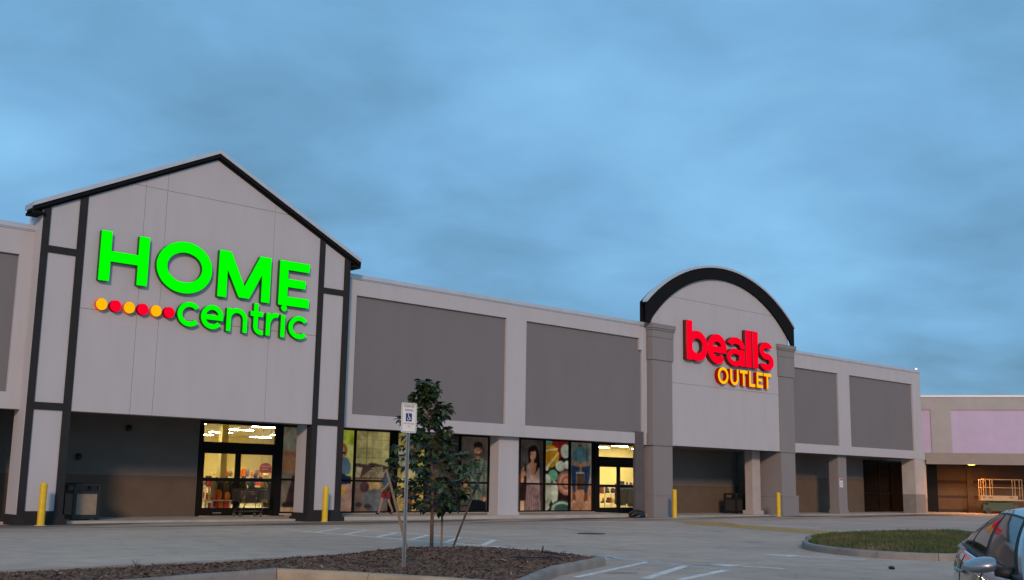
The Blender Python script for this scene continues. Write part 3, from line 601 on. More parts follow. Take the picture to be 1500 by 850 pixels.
def print_material(name, glow):
    M = bpy.data.materials.new(name); M.use_nodes = True; t = M.node_tree; n = t.nodes; l = t.links; p = n['Principled BSDF']
    p.inputs['Roughness'].default_value = .35; a = n.new('ShaderNodeAttribute'); a.attribute_name = 'print'; hs_ = n.new('ShaderNodeVectorMath'); hs_.operation = 'SCALE'; hs_.inputs['Scale'].default_value = .6; l.new(a.outputs['Color'], hs_.inputs[0]); l.new(hs_.outputs[0], p.inputs['Base Color']); p.inputs['Specular IOR Level'].default_value = .1
    l.new(a.outputs['Color'], p.inputs['Emission Color']); p.inputs['Emission Strength'].default_value = glow; return M
PRN = {g: print_material('window_print_%d' % int(g*100), g) for g in (.34, .30)}
def poster(x0, x1, z0, z1, fn, bgc, glow, parent, seed):
    nu, nv = 58, 132; I = painter(nu+1, nv+1, bgc); fn(I); rg = np.random.default_rng(seed)
    for _ in range(2):
        q_ = np.pad(I[2], ((1, 1), (1, 1), (0, 0)), 'edge'); I[2][:] = (q_[1:-1, 1:-1]*4+q_[:-2, 1:-1]+q_[2:, 1:-1]+q_[1:-1, :-2]+q_[1:-1, 2:])/8
    lf = np.array([[mn.noise(Vector((u*3.1, v*6.3, seed*5.))) + .6*mn.noise(Vector((u*9.1, v*18.3, seed*5.))) for u in np.linspace(0, 1, nu+1)] for v in np.linspace(0, 1, nv+1)])
    I[2][:] *= np.clip(1+.55*lf, .45, 1.5)[..., None]*(.80+.25*I[0])[..., None]
    img = np.clip(I[2]*(1+.05*rg.standard_normal(I[2].shape[:2])[..., None]), 0, 1)
    b = MB(); b.grid(lambda u, v: (x0+(x1-x0)*u, WY+.045, z0+(z1-z0)*v), nu, nv)
    o = b.build('printed_pane', PRN[glow], parent); at = o.data.color_attributes.new('print', 'FLOAT_COLOR', 'POINT')
    c4 = np.ones(((nu+1)*(nv+1), 4), np.float32); c4[:, :3] = img.reshape(-1, 3); at.data.foreach_set('color', c4.ravel()); return o
def glass_material():
    M = bpy.data.materials.new('shop_glass'); M.use_nodes = True; t = M.node_tree; n = t.nodes; l = t.links; n.remove(n['Principled BSDF'])
    tr = n.new('ShaderNodeBsdfTransparent'); tr.inputs[0].default_value = (.93, .95, .94, 1); gl = n.new('ShaderNodeBsdfGlossy'); gl.inputs['Roughness'].default_value = .02
    fr_ = n.new('ShaderNodeFresnel'); gg = n.new('ShaderNodeNewGeometry'); im = n.new('ShaderNodeMapRange'); im.inputs[3].default_value = 1.45; im.inputs[4].default_value = 1/1.45; l.new(gg.outputs['Backfacing'], im.inputs[0]); l.new(im.outputs[0], fr_.inputs[0]); ms = n.new('ShaderNodeMixShader'); l.new(fr_.outputs[0], ms.inputs[0]); l.new(tr.outputs[0], ms.inputs[1]); l.new(gl.outputs[0], ms.inputs[2]); l.new(ms.outputs[0], n['Material Output'].inputs['Surface']); return M
GLASS = glass_material()
ZW0, ZW1 = .22, 3.48
WIN = [(23.25, 24.86, pic_lamp, (110, 98, 82), .34), (24.93, 26.60, pic_blue, (205, 200, 110), .30), (26.70, 28.42, pic_room, (150, 128, 96), .30), (28.84, 30.30, pic_desk, (200, 180, 96), .30),
       (30.40, 32.22, pic_dark, (44, 38, 36), .34), (32.34, 33.96, pic_man, (82, 72, 64), .34), (35.96, 37.48, pic_woman, (60, 52, 48), .34), (37.60, 39.18, pic_plates, (40, 20, 18), .34), (39.32, 40.82, pic_sit, (104, 108, 104), .34)]
for i, (a, b, fn, c, gl) in enumerate(WIN):
    f = MB(); t = .05
    f.box(a-.05, a, WY-.02, WY+.1, ZW0-.06, ZW1+.06); f.box(b, b+.05, WY-.02, WY+.1, ZW0-.06, ZW1+.06)
    f.box(a, b, WY-.018, WY+.1, ZW0-.06, ZW0); f.box(a, b, WY-.018, WY+.1, ZW1, ZW1+.06); f.box(a, b, WY-.015, WY+.03, 1.41, 1.49)
    wo = f.build('window', FRAME, MW); poster(a, b, ZW0, ZW1, fn, c, gl, wo, i)
    MB().box(a, b, WY+.05, WY+.056, ZW0, ZW1).build('glass', GLASS, wo)
for (a, b) in ((28.47, 28.79), (40.87, 40.96)): box('mullion', FRAME, MW, a, b, WY-.016, WY+.12, .13, 3.6)
cw = MB(); cw.box(23.2, 41.0, WY-.06, WY+.2, .10, .16); cw.build('window_kerb', CONC, MW)
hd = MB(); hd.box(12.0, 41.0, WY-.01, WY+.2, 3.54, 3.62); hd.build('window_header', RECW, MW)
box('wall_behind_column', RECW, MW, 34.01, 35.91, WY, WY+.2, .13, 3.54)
bb = MB(); bb.box(23.25, 34.0, WY+.11, WY+.2, .16, 3.54); bb.box(35.92, 40.95, WY+.11, WY+.2, .16, 3.54); bb.build('window_backing', BLK, MW)
# automatic doors
def doors(T, x0, x1, leaves, zt0, zt1, zg, jr, nm, zf):
    f = MB(); f.box(x0, leaves[0][0], WY-.05, WY+.12, zf, 3.54); f.box(leaves[-1][1], x1, WY-.05, WY+.12, zf, 3.54); f.box(leaves[0][0], leaves[-1][1], WY-.08, WY+.12, zg, zt0); f.box(leaves[0][0], leaves[-1][1], WY-.05, WY+.12, zt1, 3.54)
    d = f.build('door_frame', FRAME, T)
    MB().box(leaves[0][0], leaves[-1][1], WY+.02, WY+.03, zt0, zt1).build('transom', GLASS, d)
    for i, (a, b) in enumerate(leaves):
        l_ = MB(); a2 = a if i == 0 else a-.0; l_.box(a, a+.09, WY-.03, WY+.05, zf+.02, zg); l_.box(b-.09, b, WY-.03, WY+.05, zf+.02, zg); l_.box(a+.09, b-.09, WY-.028, WY+.05, zf+.02, zf+.30); l_.box(a+.09, b-.09, WY-.028, WY+.05, zg-.06, zg); l_.box(a+.09, b-.09, WY-.028, WY+.05, 1.34, 1.47)
        lo = l_.build('door_leaf', FRAME, T); MB().box(a+.09, b-.09, WY+.005, WY+.012, zf+.3, zg-.06).build('pane', GLASS, lo)
doors(G, 19.71, 23.19, [(19.86, 21.33), (21.36, 22.92)], 2.78, 3.45, 2.42, 0, 'home', .07)
box('push_plate', GALV, G, 20.4, 20.75, WY-.034, WY-.03, .17, .21)
doors(A, 40.97, 44.39, [(41.27, 42.76), (42.79, 44.16)], 2.84, 3.42, 2.40, 0, 'b', .045)

# ------------------------------------------------------------------ lit shop interiors
CREAM = mat('shop_wall', (.80, .66, .30), .8, .04, 1); CEIL = mat('shop_ceiling', (.72, .64, .42), .9, .03, 1); FLO = mat('shop_floor', (.45, .40, .32), .4, .1, 2)
TUBE = mat('lamp_diffuser', (.9, .9, .8), .5, 0, emit=(1, .86, .48), estr=130)
def room(nm, x0, x1, y0, y1, zc, skip):
    b = MB(); b.box(x0, x1, y0, y1, -.1, .06); structure(b.build('shop_floor', FLO)); b = MB(); b.box(x0, x1, y0, y1, zc, zc+.2); structure(b.build('shop_ceiling', CEIL))
    b = MB(); b.box(x0-.2, x0, y0, y1, -.1, zc+.2); b.box(x1, x1+.2, y0, y1, -.1, zc+.2); b.box(x0-.2, x1+.2, y1, y1+.2, -.1, zc+.2); structure(b.build('shop_wall', CREAM))
    b = MB(); b.box(x0, x1, y0, y0+.04, 3.5, zc+.19)
    for (a, c) in skip: b.box(a, c, y0, y0+.05, -.05, 3.52)
    structure(b.build('shop_front_wall', CREAM))
room('home', 17.0, 39.0, 38.41, 60.0, 3.85, [(17.0, 19.7), (23.2, 39.0)]); room('b', 39.25, 66.0, 38.41, 50.0, 3.85, [(39.25, 41.0), (44.4, 66.0)])
def fixture(x, y, lbl, g):
    r = empty('ceiling_light', (x, y, 3.85), lbl, 'lamp', g); f = MB(); f.box(x-.66, x+.66, y-.13, y+.13, 3.79, 3.849); f.build('housing', WHITE, r); MB().box(x-.62, x+.62, y-.09, y+.09, 3.765, 3.788).build('diffuser', TUBE, r)
for j in range(4):
    for i in range(3): fixture(22.9+3.6*i+.9*j, 45.2+3.7*j, 'strip light in the %s row of the left shop ceiling, %s of three' % (('front', 'second', 'third', 'rearmost')[j], ('left', 'middle', 'right')[i]), 'ceiling lights in the left shop')
for j in range(4):
    for i in range(3): fixture(45.2+3.6*i+1.2*j, 40.4+2.6*j, 'strip light in the %s row of the right shop ceiling, %s of three' % (('front', 'second', 'third', 'rearmost')[j], ('left', 'middle', 'right')[i]), 'ceiling lights in the right shop')
def cmat(c): return mat('goods_%d_%d_%d' % c, srgb(*c), .7, .12, 9)
def garment_rack(x, y, n, cols, label):
    r = empty('clothes_rack', (x, y, .06), label, 'clothes rack'); f = MB(); L_ = n*.13
    f.tube([(x-L_/2, y, .06), (x-L_/2, y, 1.38), (x+L_/2, y, 1.38), (x+L_/2, y, .06)], .018, 6); f.box(x-L_/2-.03, x-L_/2+.03, y-.3, y+.3, .06, .10); f.box(x+L_/2-.03, x+L_/2+.03, y-.3, y+.3, .06, .10); f.build('frame', GALV, r)
    for i in range(n):
        gx = x-L_/2+.065+.13*i; w_ = .20+.04*random.random(); h_ = .35+.35*random.random(); b = MB(); t = .035
        pr = [(-.04, 1.34), (.04, 1.34), (w_, 1.24), (w_*.9, 1.34-h_-.1), (w_, 1.3-h_-.3), (-w_, 1.3-h_-.3), (-w_*.9, 1.34-h_-.1), (-w_, 1.24)]
        b.add([(gx-t, y+p, z) for p, z in pr]+[(gx+t, y+p*1.03, z-.02) for p, z in pr], [tuple(range(8)), tuple(range(15, 7, -1))]+[(k, (k+1) % 8, 8+(k+1) % 8, 8+k) for k in range(8)])
        b.build('garment', cmat(random.choice(cols)), r)
GCOL = [(40, 44, 46), (70, 74, 66), (30, 32, 36), (120, 112, 92), (56, 60, 70), (150, 140, 110)]
garment_rack(22.75, 41.6, 9, GCOL, 'rack of dark and grey clothes just inside the left lit doors'); garment_rack(46.0, 40.6, 10, [(30, 34, 30), (46, 58, 44), (60, 30, 26), (36, 30, 34)], 'rack of dark green clothes inside the right lit doors'); garment_rack(50.6, 42.0, 9, [(120, 40, 30), (40, 36, 34), (90, 60, 44)], 'rack of dark red and brown clothes deeper in the right shop')
def display(x, y, w_, d_, h_, label, goods, seed):
    r = empty('display_table', (x, y, .06), label, 'table'); rr = random.Random(seed); b = MB(); b.box(x-w_/2, x+w_/2, y-d_/2, y+d_/2, h_-.04, h_); b.box(x-w_/2+.05, x+w_/2-.05, y-d_/2+.05, y+d_/2-.05, h_*.45, h_*.45+.03)
    for sx in (-1, 1):
        for sy in (-1, 1): b.box(x+sx*(w_/2-.06)-.025, x+sx*(w_/2-.06)+.025, y+sy*(d_/2-.06)-.025, y+sy*(d_/2-.06)+.025, .06, h_-.04)
    b.build('frame', WHITE, r)
    for lev in (h_*.45+.03, h_):
        xx = x-w_/2+.08
        while xx < x+w_/2-.15:
            ww = .1+.18*rr.random(); hh = (.12+.32*rr.random())*(1 if lev == h_ else .7); b = MB(); k = rr.random(); yc = y+.25*(rr.random()-.5)
            if k < .5: b.bbox(xx, xx+ww, yc-.12, yc+.12, lev, lev+hh, .02)
            else: b.tube([(xx+ww/2, yc, lev), (xx+ww/2, yc, lev+hh*.35), (xx+ww/2, yc, lev+hh*.75), (xx+ww/2, yc, lev+hh)], [ww*.3, ww*.5, ww*.45, ww*.2], 10)
            b.build('goods', cmat(rr.choice(goods)), r); xx += ww+.03
display(21.75, 40.3, .9, .6, .62, 'white display cube of orange towels just inside the left doors', [(220, 90, 30), (235, 120, 40), (200, 60, 30)], 3); display(25.3, 43.2, 2.6, .9, .95, 'long display table crowded with red and dark goods in the left shop', [(190, 40, 30), (60, 50, 40), (210, 150, 60), (40, 60, 40), (230, 210, 170)], 5)
display(25.9, 46.5, 3.4, .8, 1.15, 'tall back display of red vases and pictures in the left shop', [(200, 50, 30), (80, 60, 50), (220, 190, 120), (60, 40, 36)], 8); display(23.6, 43.8, 1.3, .8, 1.1, 'display stand with red ornaments and frames in the left shop', [(210, 40, 30), (90, 70, 60), (230, 220, 190)], 12)
display(27.4, 49.0, 3.0, .7, 1.55, 'tall rear shelf of pale and orange boxes in the left shop', [(230, 200, 120), (220, 110, 40), (200, 60, 40), (120, 110, 90)], 31); garment_rack(24.6, 40.9, 8, [(150, 40, 30), (60, 50, 44), (200, 160, 90)], 'rack of red and tan clothes behind the shopping cart'); display(22.6, 44.9, 1.6, .6, 1.3, 'narrow shelf of pale jars and dark frames in the left shop', [(240, 220, 160), (70, 50, 40), (190, 60, 40), (120, 140, 90)], 41); display(26.6, 45.2, 2.2, .6, 1.35, 'shelf of green and orange goods under the red hanging sign', [(70, 90, 50), (220, 120, 40), (60, 50, 46), (220, 190, 130)], 43); display(50.2, 44.2, 2.0, .7, 1.2, 'shelf of dark bags and red boxes midway into the right shop', [(44, 40, 44), (130, 40, 34), (220, 180, 110)], 47); display(47.3, 42.6, 2.4, .9, 1.0, 'display table of dark bags in the right shop', [(60, 28, 26), (40, 40, 46), (150, 60, 50), (210, 190, 130)], 15); display(52.0, 45.4, 3.0, .9, 1.3, 'tall display of dark red and black goods deeper in the right shop', [(110, 40, 34), (40, 38, 40), (200, 170, 110)], 18)
hs = empty('hanging_sign', (26.3, 44.6, 1.72), 'rounded red sign hanging above the goods in the left shop', 'sign'); b = MB(); b.prismY([(26.0, 1.72), (26.6, 1.72), (26.6, 1.98), (26.52, 2.1), (26.38, 2.16), (26.22, 2.16), (26.08, 2.1), (26.0, 1.98)], 44.58, 44.61); b.build('board', mat('promo_red', (.75, .10, .06), .5, 0), hs)
b = MB(); b.tube([(26.1, 44.595, 2.1), (26.1, 44.595, 3.85)], .008, 5); b.tube([(26.5, 44.595, 2.1), (26.5, 44.595, 3.85)], .008, 5); b.build('wire', GALV, hs)
b = MB(); b.box(26.1, 26.5, 44.574, 44.579, 1.98, 2.03); b.box(26.15, 26.45, 44.574, 44.579, 1.86, 1.91); b.build('print', WHITE, hs)
structure(box('shop_column', mat('shop_col', (.6, .5, .25), .8, 0), None, 24.3, 24.6, 45.0, 45.3, .06, 3.85))

# ------------------------------------------------------------------ angled corner building with canopy
CA = R(-55); cdx, cdy = math.cos(CA), math.sin(CA); cnx, cny = -cdy, cdx; C0 = (68.3, 35.3)
def cp_(s, o, z): return (C0[0]+cdx*s+cnx*o, C0[1]+cdy*s+cny*o, z)
def ob(b, s0, s1, o0, o1, z0, z1):
    v = [cp_(s, o, z) for z in (z0, z1) for o in (o0, o1) for s in (s0, s1)]
    return b.add(v, [(0, 2, 3, 1), (4, 5, 7, 6), (0, 1, 5, 4), (2, 6, 7, 3), (0, 4, 6, 2), (1, 3, 7, 5)])
K = empty('corner_building', cp_(6, 2, 0), 'low angled building with lavender panels and lit brown canopy at far right', 'building')
def kb(name, mt, *bs):
    b = MB()
    for q_ in bs: ob(b, *q_)
    return b.build(name, mt, K)
kb('canopy_fascia', TAUPE, (.45, 14, 0, .25, 3.12, 3.84)); kb('canopy_roof', TAUPE, (.45, 14, .251, 2.1, 3.6, 3.8)); kb('canopy_soffit', TAUPE, (.3, 14, .251, 4.4, 3.3, 3.4))
kb('upper_wall', CORNW, (-2, 14, 2.1, 2.5, 3.8, 7.55)); kb('upper_band', CORNW, (-2, 14, 2.0, 2.099, 6.72, 7.55)); kb('pier', CORNW, (1.14, 2.42, 2.0, 2.099, 3.8, 6.719)); kb('end_pier', CORNW, (-2, -.35, 2.0, 2.099, 3.8, 6.719))
kb('lavender_panel', PURP, (-.35, 1.14, 2.07, 2.0985, 3.8, 6.719)); kb('lavender_panel', PURP, (2.42, 13.5, 2.07, 2.0985, 3.8, 6.719)); kb('coping', COPING, (-2, 14, 1.95, 2.55, 7.551, 7.68))
BRN = mat('brown_wall', (.085, .058, .04), .85, .1, 2, .3, 50); BR2 = mat('dark_brown', (.03, .02, .015), .8, .1, 2)
kb('back_wall', BRN, (-1, 14, 4.2, 4.4, .04, 3.3)); kb('wall_stripe', BR2, (1.7, 3.55, 4.17, 4.199, 1.95, 2.15), (3.95, 14, 4.17, 4.199, 1.95, 2.15)); kb('wall_stripe', BR2, (1.7, 3.55, 4.17, 4.199, 1.0, 1.15), (3.95, 14, 4.17, 4.199, 1.0, 1.15)); kb('wall_base', BR2, (1.7, 3.55, 4.165, 4.199, .045, .25)); kb('dark_opening', DG, (.2, 1.7, 4.15, 4.199, .045, 3.2)); kb('wall_pier', BRN, (3.55, 3.95, 4.05, 4.199, .045, 3.299))
kb('roof', mat('roof_membrane', (.4, .4, .4)), (-2, 14, 2.5, 8, 7.0, 7.1))
lp = cp_(3.39, 1.2, 3.28); cl_ = empty('canopy_lamp', lp, 'oval amber lamp glowing under the brown canopy', 'lamp')
b = MB(); b.tube([(lp[0], lp[1], 3.295), (lp[0], lp[1], 3.22)], [.34, .32], 20); b.build('housing', BLK, cl_)
b = MB(); b.tube([(lp[0], lp[1], 3.219), (lp[0], lp[1], 3.15), (lp[0], lp[1], 3.10)], [.31, .27, .14], 20); b.build('lens', mat('amber_lens', (.9, .6, .2), .4, 0, emit=(1, .60, .10), estr=5), cl_, True)
al = bpy.data.lights.new('canopy_lamp_light', 'AREA'); al.shape = 'DISK'; al.size = .5; al.energy = 200; al.color = (1, .36, .06)
ao = bpy.data.objects.new('canopy_lamp_light', al); COL.objects.link(ao); ao.parent = cl_; ao.location = (0, 0, -.2)
# scissor lift under the canopy
SLo = cp_(5.1, 1.7, .045); SL = empty('scissor_lift', SLo, 'scissor lift with orange-lit pale deck and guard rails parked under the canopy', 'lift')
LIFT = mat('lift_amber_lit', (.45, .31, .16), .5, .1, 5); LGRN = mat('lift_green', (.03, .07, .03), .5, .1, 5)  # amber lamp light is mixed into the pale lift colour
def sb(name, mt, *bs, parent=None):
    b = MB()
    for q_ in bs: ob(b, *q_)
    return b.build(name, mt, parent or SL)
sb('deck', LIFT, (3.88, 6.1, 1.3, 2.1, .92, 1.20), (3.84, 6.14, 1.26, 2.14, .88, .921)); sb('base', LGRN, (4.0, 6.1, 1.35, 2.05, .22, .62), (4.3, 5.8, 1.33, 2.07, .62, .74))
b = MB()
for o_ in (1.42, 1.98):
    b.tube([cp_(4.1, o_, .70), cp_(5.9, o_, .88)], .04, 6); b.tube([cp_(5.9, o_, .70), cp_(4.1, o_, .88)], .04, 6)
b.build('scissor_arm', LGRN, SL)
for s_ in (4.3, 5.8):
    for o_ in (1.36, 2.04):
        b = MB(); b.tube([cp_(s_, o_-.06, .235), cp_(s_, o_+.06, .235)], .19, 14); b.build('wheel', BLK, SL)
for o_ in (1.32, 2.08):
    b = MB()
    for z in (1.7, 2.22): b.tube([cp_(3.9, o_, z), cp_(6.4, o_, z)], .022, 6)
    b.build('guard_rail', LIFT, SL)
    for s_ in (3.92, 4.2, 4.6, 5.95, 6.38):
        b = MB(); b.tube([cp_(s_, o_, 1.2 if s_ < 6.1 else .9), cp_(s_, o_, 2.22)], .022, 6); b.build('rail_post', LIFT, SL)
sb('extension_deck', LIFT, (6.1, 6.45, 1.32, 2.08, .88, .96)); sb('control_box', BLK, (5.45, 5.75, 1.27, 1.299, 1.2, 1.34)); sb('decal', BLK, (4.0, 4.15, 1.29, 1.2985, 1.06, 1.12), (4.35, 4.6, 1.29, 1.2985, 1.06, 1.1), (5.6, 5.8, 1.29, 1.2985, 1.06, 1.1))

# ------------------------------------------------------------------ bollards, bins, bag, cart
def bollard(x, y, h, label, z0=0):
    r = empty('bollard', (x, y, z0), label, 'bollard', 'yellow bollards in front of the shops'); b = MB()
    prof = [(.0, .105), (h-.06, .105), (h-.02, .085), (h, .04)]; b.tube([(x, y, z0+p) for p, _ in prof], [q_ for _, q_ in prof], 16); b.build('post', YELLOW, r, False)
    f = MB(); f.tube([(x, y, z0), (x, y, z0+.018)], .17, 16); f.build('footing', CONC, r)
bollard(12.50, 33.62, 1.24, 'yellow bollard before the left pillar of the gabled storefront'); bollard(22.35, 33.72, 1.24, 'yellow bollard before the right pillar of the gabled storefront')
bollard(41.35, 33.45, 1.30, 'yellow bollard before the left pilaster of the arched tower'); bollard(49.9, 33.55, 1.22, 'yellow bollard before the right pilaster of the arched tower', .0)
def bin_(x, y, w_, h_, z0, label, pan):
    r = empty('trash_bin', (x, y, z0), label, 'trash bin', 'black framed trash bins'); d = w_
    for sx in (-1, 1):
        for sy in (-1, 1): cx_, cy_ = x+sx*(w_/2-.05), y+sy*(d/2-.05); box('corner_post', BLK, r, cx_-.05, cx_+.05, cy_-.05, cy_+.05, z0+.03, z0+h_-.08)
    b = MB(); b.box(x-w_/2+.005, x+w_/2-.005, y-d/2+.005, y+d/2-.005, z0+.05, z0+.17); b.build('bottom_rail', BLK, r); b = MB(); b.box(x-w_/2+.006, x+w_/2-.006, y-d/2+.006, y+d/2-.006, z0+h_-.33, z0+h_-.24); b.build('top_rail', BLK, r)
    b = MB(); b.bbox(x-w_/2-.015, x+w_/2+.015, y-d/2-.015, y+d/2+.015, z0+h_-.085, z0+h_, .03); b.build('lid', BLK, r)
    for (u0, u1, v0, v1) in ((x-w_/2+.1, x+w_/2-.1, y-d/2+.03, y-d/2+.05), (x-w_/2+.1, x+w_/2-.1, y+d/2-.05, y+d/2-.03), (x-w_/2+.03, x-w_/2+.05, y-d/2+.1, y+d/2-.1), (x+w_/2-.05, x+w_/2-.03, y-d/2+.1, y+d/2-.1)): box('side_panel', pan, r, u0, u1, v0, v1, z0+.17, z0+h_-.33)
    box('liner', pan, r, x-w_/2+.14, x+w_/2-.14, y-d/2+.14, y+d/2-.14, z0+.17, z0+h_-.3)
    for sx in (-1, 1):
        for sy in (-1, 1): box('foot', BLK, r, x+sx*(w_/2-.06)-.04, x+sx*(w_/2-.06)+.04, y+sy*(d/2-.06)-.04, y+sy*(d/2-.06)+.04, z0, z0+.03)
bin_(14.62, 36.0, .86, 1.16, .07, 'black framed trash bin with tan panels beside the gabled storefront pillar', mat('bin_tan', (.26, .20, .14), .8, .12, 5)); bin_(50.75, 36.9, .85, 1.08, .045, 'dark trash bin behind the slim column inside the arched entrance', mat('bin_dark', (.03, .03, .03), .7, .1, 5))
# slumped black bag by the right doors
r = empty('black_bag', (40.0, 34.55, .0), 'black bag slumped on the pavement before the dark pier beside the arched tower', 'bag'); bm = bmesh.new(); bmesh.ops.create_icosphere(bm, subdivisions=4, radius=1)
for v in bm.verts:
    p = v.co.copy(); k = 1+.42*mn.noise(p*1.7+Vector((3, 1, 2)))+.10*mn.noise(p*5); z = p.z*.26*k; v.co = (p.x*.46*k+.12*p.z, p.y*.3*k, max(z, -.12)+.12)
    if p.x > .2: v.co.z *= 1-.55*min((p.x-.2)/.6, 1)
me = bpy.data.meshes.new('sack'); bm.to_mesh(me); bm.free(); me.materials.append(mat('bag_black', (.012, .012, .014), .45, .1, 6)); me.polygons.foreach_set('use_smooth', [True]*len(me.polygons)); o = bpy.data.objects.new('sack', me); COL.objects.link(o); o.parent = r
b = MB(); b.tube([(39.95, 34.5, .25), (39.9, 34.38, .34), (39.98, 34.32, .30), (40.12, 34.32, .14), (40.2, 34.35, .03)], .016, 6); b.build('strap', BLK, r, True)
# shopping cart
cx, cy, cz = 21.45, 37.55, .07; r = empty('shopping_cart', (cx, cy, cz), 'dark wire shopping cart standing before the left lit doors', 'cart'); CART = mat('cart_wire', (.035, .032, .03), .45, .1, 6, metal=.4)
X0, X1, Yh = cx-.52, cx+.55, .27
def bask(u, z):                                       # basket side line: front tapers
    return X0+(X1-X0)*u+(-.10*(1-(z-.55)/.47) if u > .9 else .05*(1-(z-.55)/.47) if u < .1 else 0)
b = MB()
for z in np.linspace(.55, 1.02, 7):
    for sy in (-1, 1): b.tube([(bask(0, z), cy+sy*Yh*.8, cz+z), (bask(1, z), cy+sy*Yh, cz+z)], .010, 4)
    b.tube([(bask(0, z), cy-Yh*.8, cz+z), (bask(0, z), cy+Yh*.8, cz+z)], .010, 4); b.tube([(bask(1, z), cy-Yh, cz+z), (bask(1, z), cy+Yh, cz+z)], .010, 4)
for u in np.linspace(0, 1, 26):
    for sy in (-1, 1): b.tube([(bask(u, .55), cy+sy*Yh*(.8+.2*u), cz+.55), (bask(u, 1.02), cy+sy*Yh*(.8+.2*u), cz+1.02)], .010, 4)
    b.tube([(bask(u, .55), cy-Yh*(.8+.2*u), cz+.55), (bask(u, .55), cy+Yh*(.8+.2*u), cz+.55)], .010, 4)
b.build('basket', CART, r)
b = MB()
for sy in (-1, 1): b.tube([(X1+.12, cy+sy*Yh, cz+1.05), (X1-.02, cy+sy*Yh, cz+.55), (X1-.05, cy+sy*Yh, cz+.20), (X0+.1, cy+sy*Yh*.8, cz+.17)], .014, 6); b.tube([(X0+.1, cy+sy*Yh*.8, cz+.17), (X0+.42, cy+sy*Yh*.85, cz+.55)], .014, 6)
for u in np.linspace(.15, .95, 9): b.tube([(X0+(X1-X0)*u, cy-Yh*.8, cz+.2), (X0+(X1-X0)*u, cy+Yh*.8, cz+.2)], .008, 4)
b.build('chassis', CART, r); b = MB(); b.tube([(X1+.12, cy-Yh, cz+1.05), (X1+.12, cy+Yh, cz+1.05)], .02, 8); b.build('handle', mat('cart_handle', (.05, .05, .04), .5, 0), r); b = MB(); b.box(X1-.02, X1+.2, cy-Yh+.02, cy+Yh-.02, cz+.62, cz+.98); b.build('child_seat', mat('cart_seat', (.05, .06, .045), .6, 0), r)
for (u, sy) in ((.12, -1), (.12, 1), (.92, -1), (.92, 1)):
    x = X0+(X1-X0)*u; b = MB(); b.tube([(x, cy+sy*Yh*.85-.015, cz+.065), (x, cy+sy*Yh*.85+.015, cz+.065)], .065, 12); b.build('wheel', mat('wheel_grey', (.08, .08, .08), .6, 0), r); b = MB(); b.tube([(x, cy+sy*Yh*.85, cz+.06), (x, cy+sy*Yh*.85, cz+.2)], .02, 6); b.build('caster', CART, r)

# ------------------------------------------------------------------ planting islands
def smooth(pts, n=4, closed=True):                    # Catmull-Rom through the points
    P = [Vector((*p, 0)) for p in pts]; out_ = []; N_ = len(P)
    for i in range(N_):
        p0, p1, p2, p3 = P[(i-1) % N_], P[i], P[(i+1) % N_], P[(i+2) % N_]
        for k in range(n):
            t = k/n; q_ = .5*((2*p1)+(-p0+p2)*t+(2*p0-5*p1+4*p2-p3)*t*t+(-p0+3*p1-3*p2+p3)*t**3); out_.append((q_.x, q_.y))
    return out_
def inset(poly, d):                                   # poly counter-clockwise
    n = len(poly); o = []
    for i in range(n):
        a = Vector(poly[i-1]); b = Vector(poly[i]); c = Vector(poly[(i+1) % n]); u = (b-a).normalized(); v = (c-b).normalized()
        n1 = Vector((-u.y, u.x)); n2 = Vector((-v.y, v.x)); m_ = (n1+n2); m_ = m_/max(m_.length, 1e-6); k = d/max(m_.dot(n1), .35); o.append(tuple(b+m_*k))
    return o
def kerb_ring(poly, cuts, mats, name):
    """poly: outer outline (ccw); one object per stretch between joints"""
    prof = [(0, 0), (.012, .11), (.03, .145), (.06, .155), (.14, .155), (.155, .14), (.16, 0)]
    rings = [inset(poly, d) for d, _ in prof]; n = len(poly); par = empty(name, (*poly[0], 0), None, None); objs = []
    par['kind'] = 'structure'
    for (a, b), mm in zip(cuts, mats):
        bld = MB(); idx = [i % n for i in range(a, b+1)]; m_ = len(prof); vs = []
        for q_, i in enumerate(idx):
            for k in range(m_):
                x, y = rings[k][i]
                if q_ == 0: x2, y2 = rings[k][idx[1]]; d = Vector((x2-x, y2-y)); f_ = .012/max(d.length, .02); x += d.x*f_; y += d.y*f_
                z = prof[k][1]+(.006*mn.noise(Vector((x*3, y*3, k)))); vs.append((x+.006*mn.noise(Vector((x*4, y*4, 9))), y, max(z, 0) if k not in (0, m_-1) else 0))
        fs = [(q_*m_+k, (q_+1)*m_+k, (q_+1)*m_+k+1, q_*m_+k+1) for q_ in range(len(idx)-1) for k in range(m_-1)]; e_ = (len(idx)-1)*m_
        fs += [tuple(range(m_)), tuple(e_+k for k in range(m_-1, -1, -1))]; bld.add(vs, fs); bld.build('kerb_stone', mm, par)
    return rings[-1]
def inside(poly, x, y):
    c = False; j = len(poly)-1
    for i in range(len(poly)):
        (xi, yi), (xj, yj) = poly[i], poly[j]
        if (yi > y) != (yj > y) and x < (xj-xi)*(y-yi)/(yj-yi)+xi: c = not c
        j = i
    return c
def edge_dist(poly, x, y):
    A_ = np.array(poly); B_ = np.roll(A_, -1, 0); d = B_-A_; t = np.clip(((np.array((x, y))-A_)*d).sum(1)/((d*d).sum(1)+1e-12), 0, 1); q_ = A_+d*t[:, None]-np.array((x, y)); return float(np.sqrt((q_**2).sum(1).min()))
def dense(poly, step):
    o = []
    for a, b in zip(poly, poly[1:]+poly[:1]):
        L_ = math.dist(a, b); k = max(1, int(L_/step)); o += [(a[0]+(b[0]-a[0])*i/k, a[1]+(b[1]-a[1])*i/k) for i in range(k)]
    return o
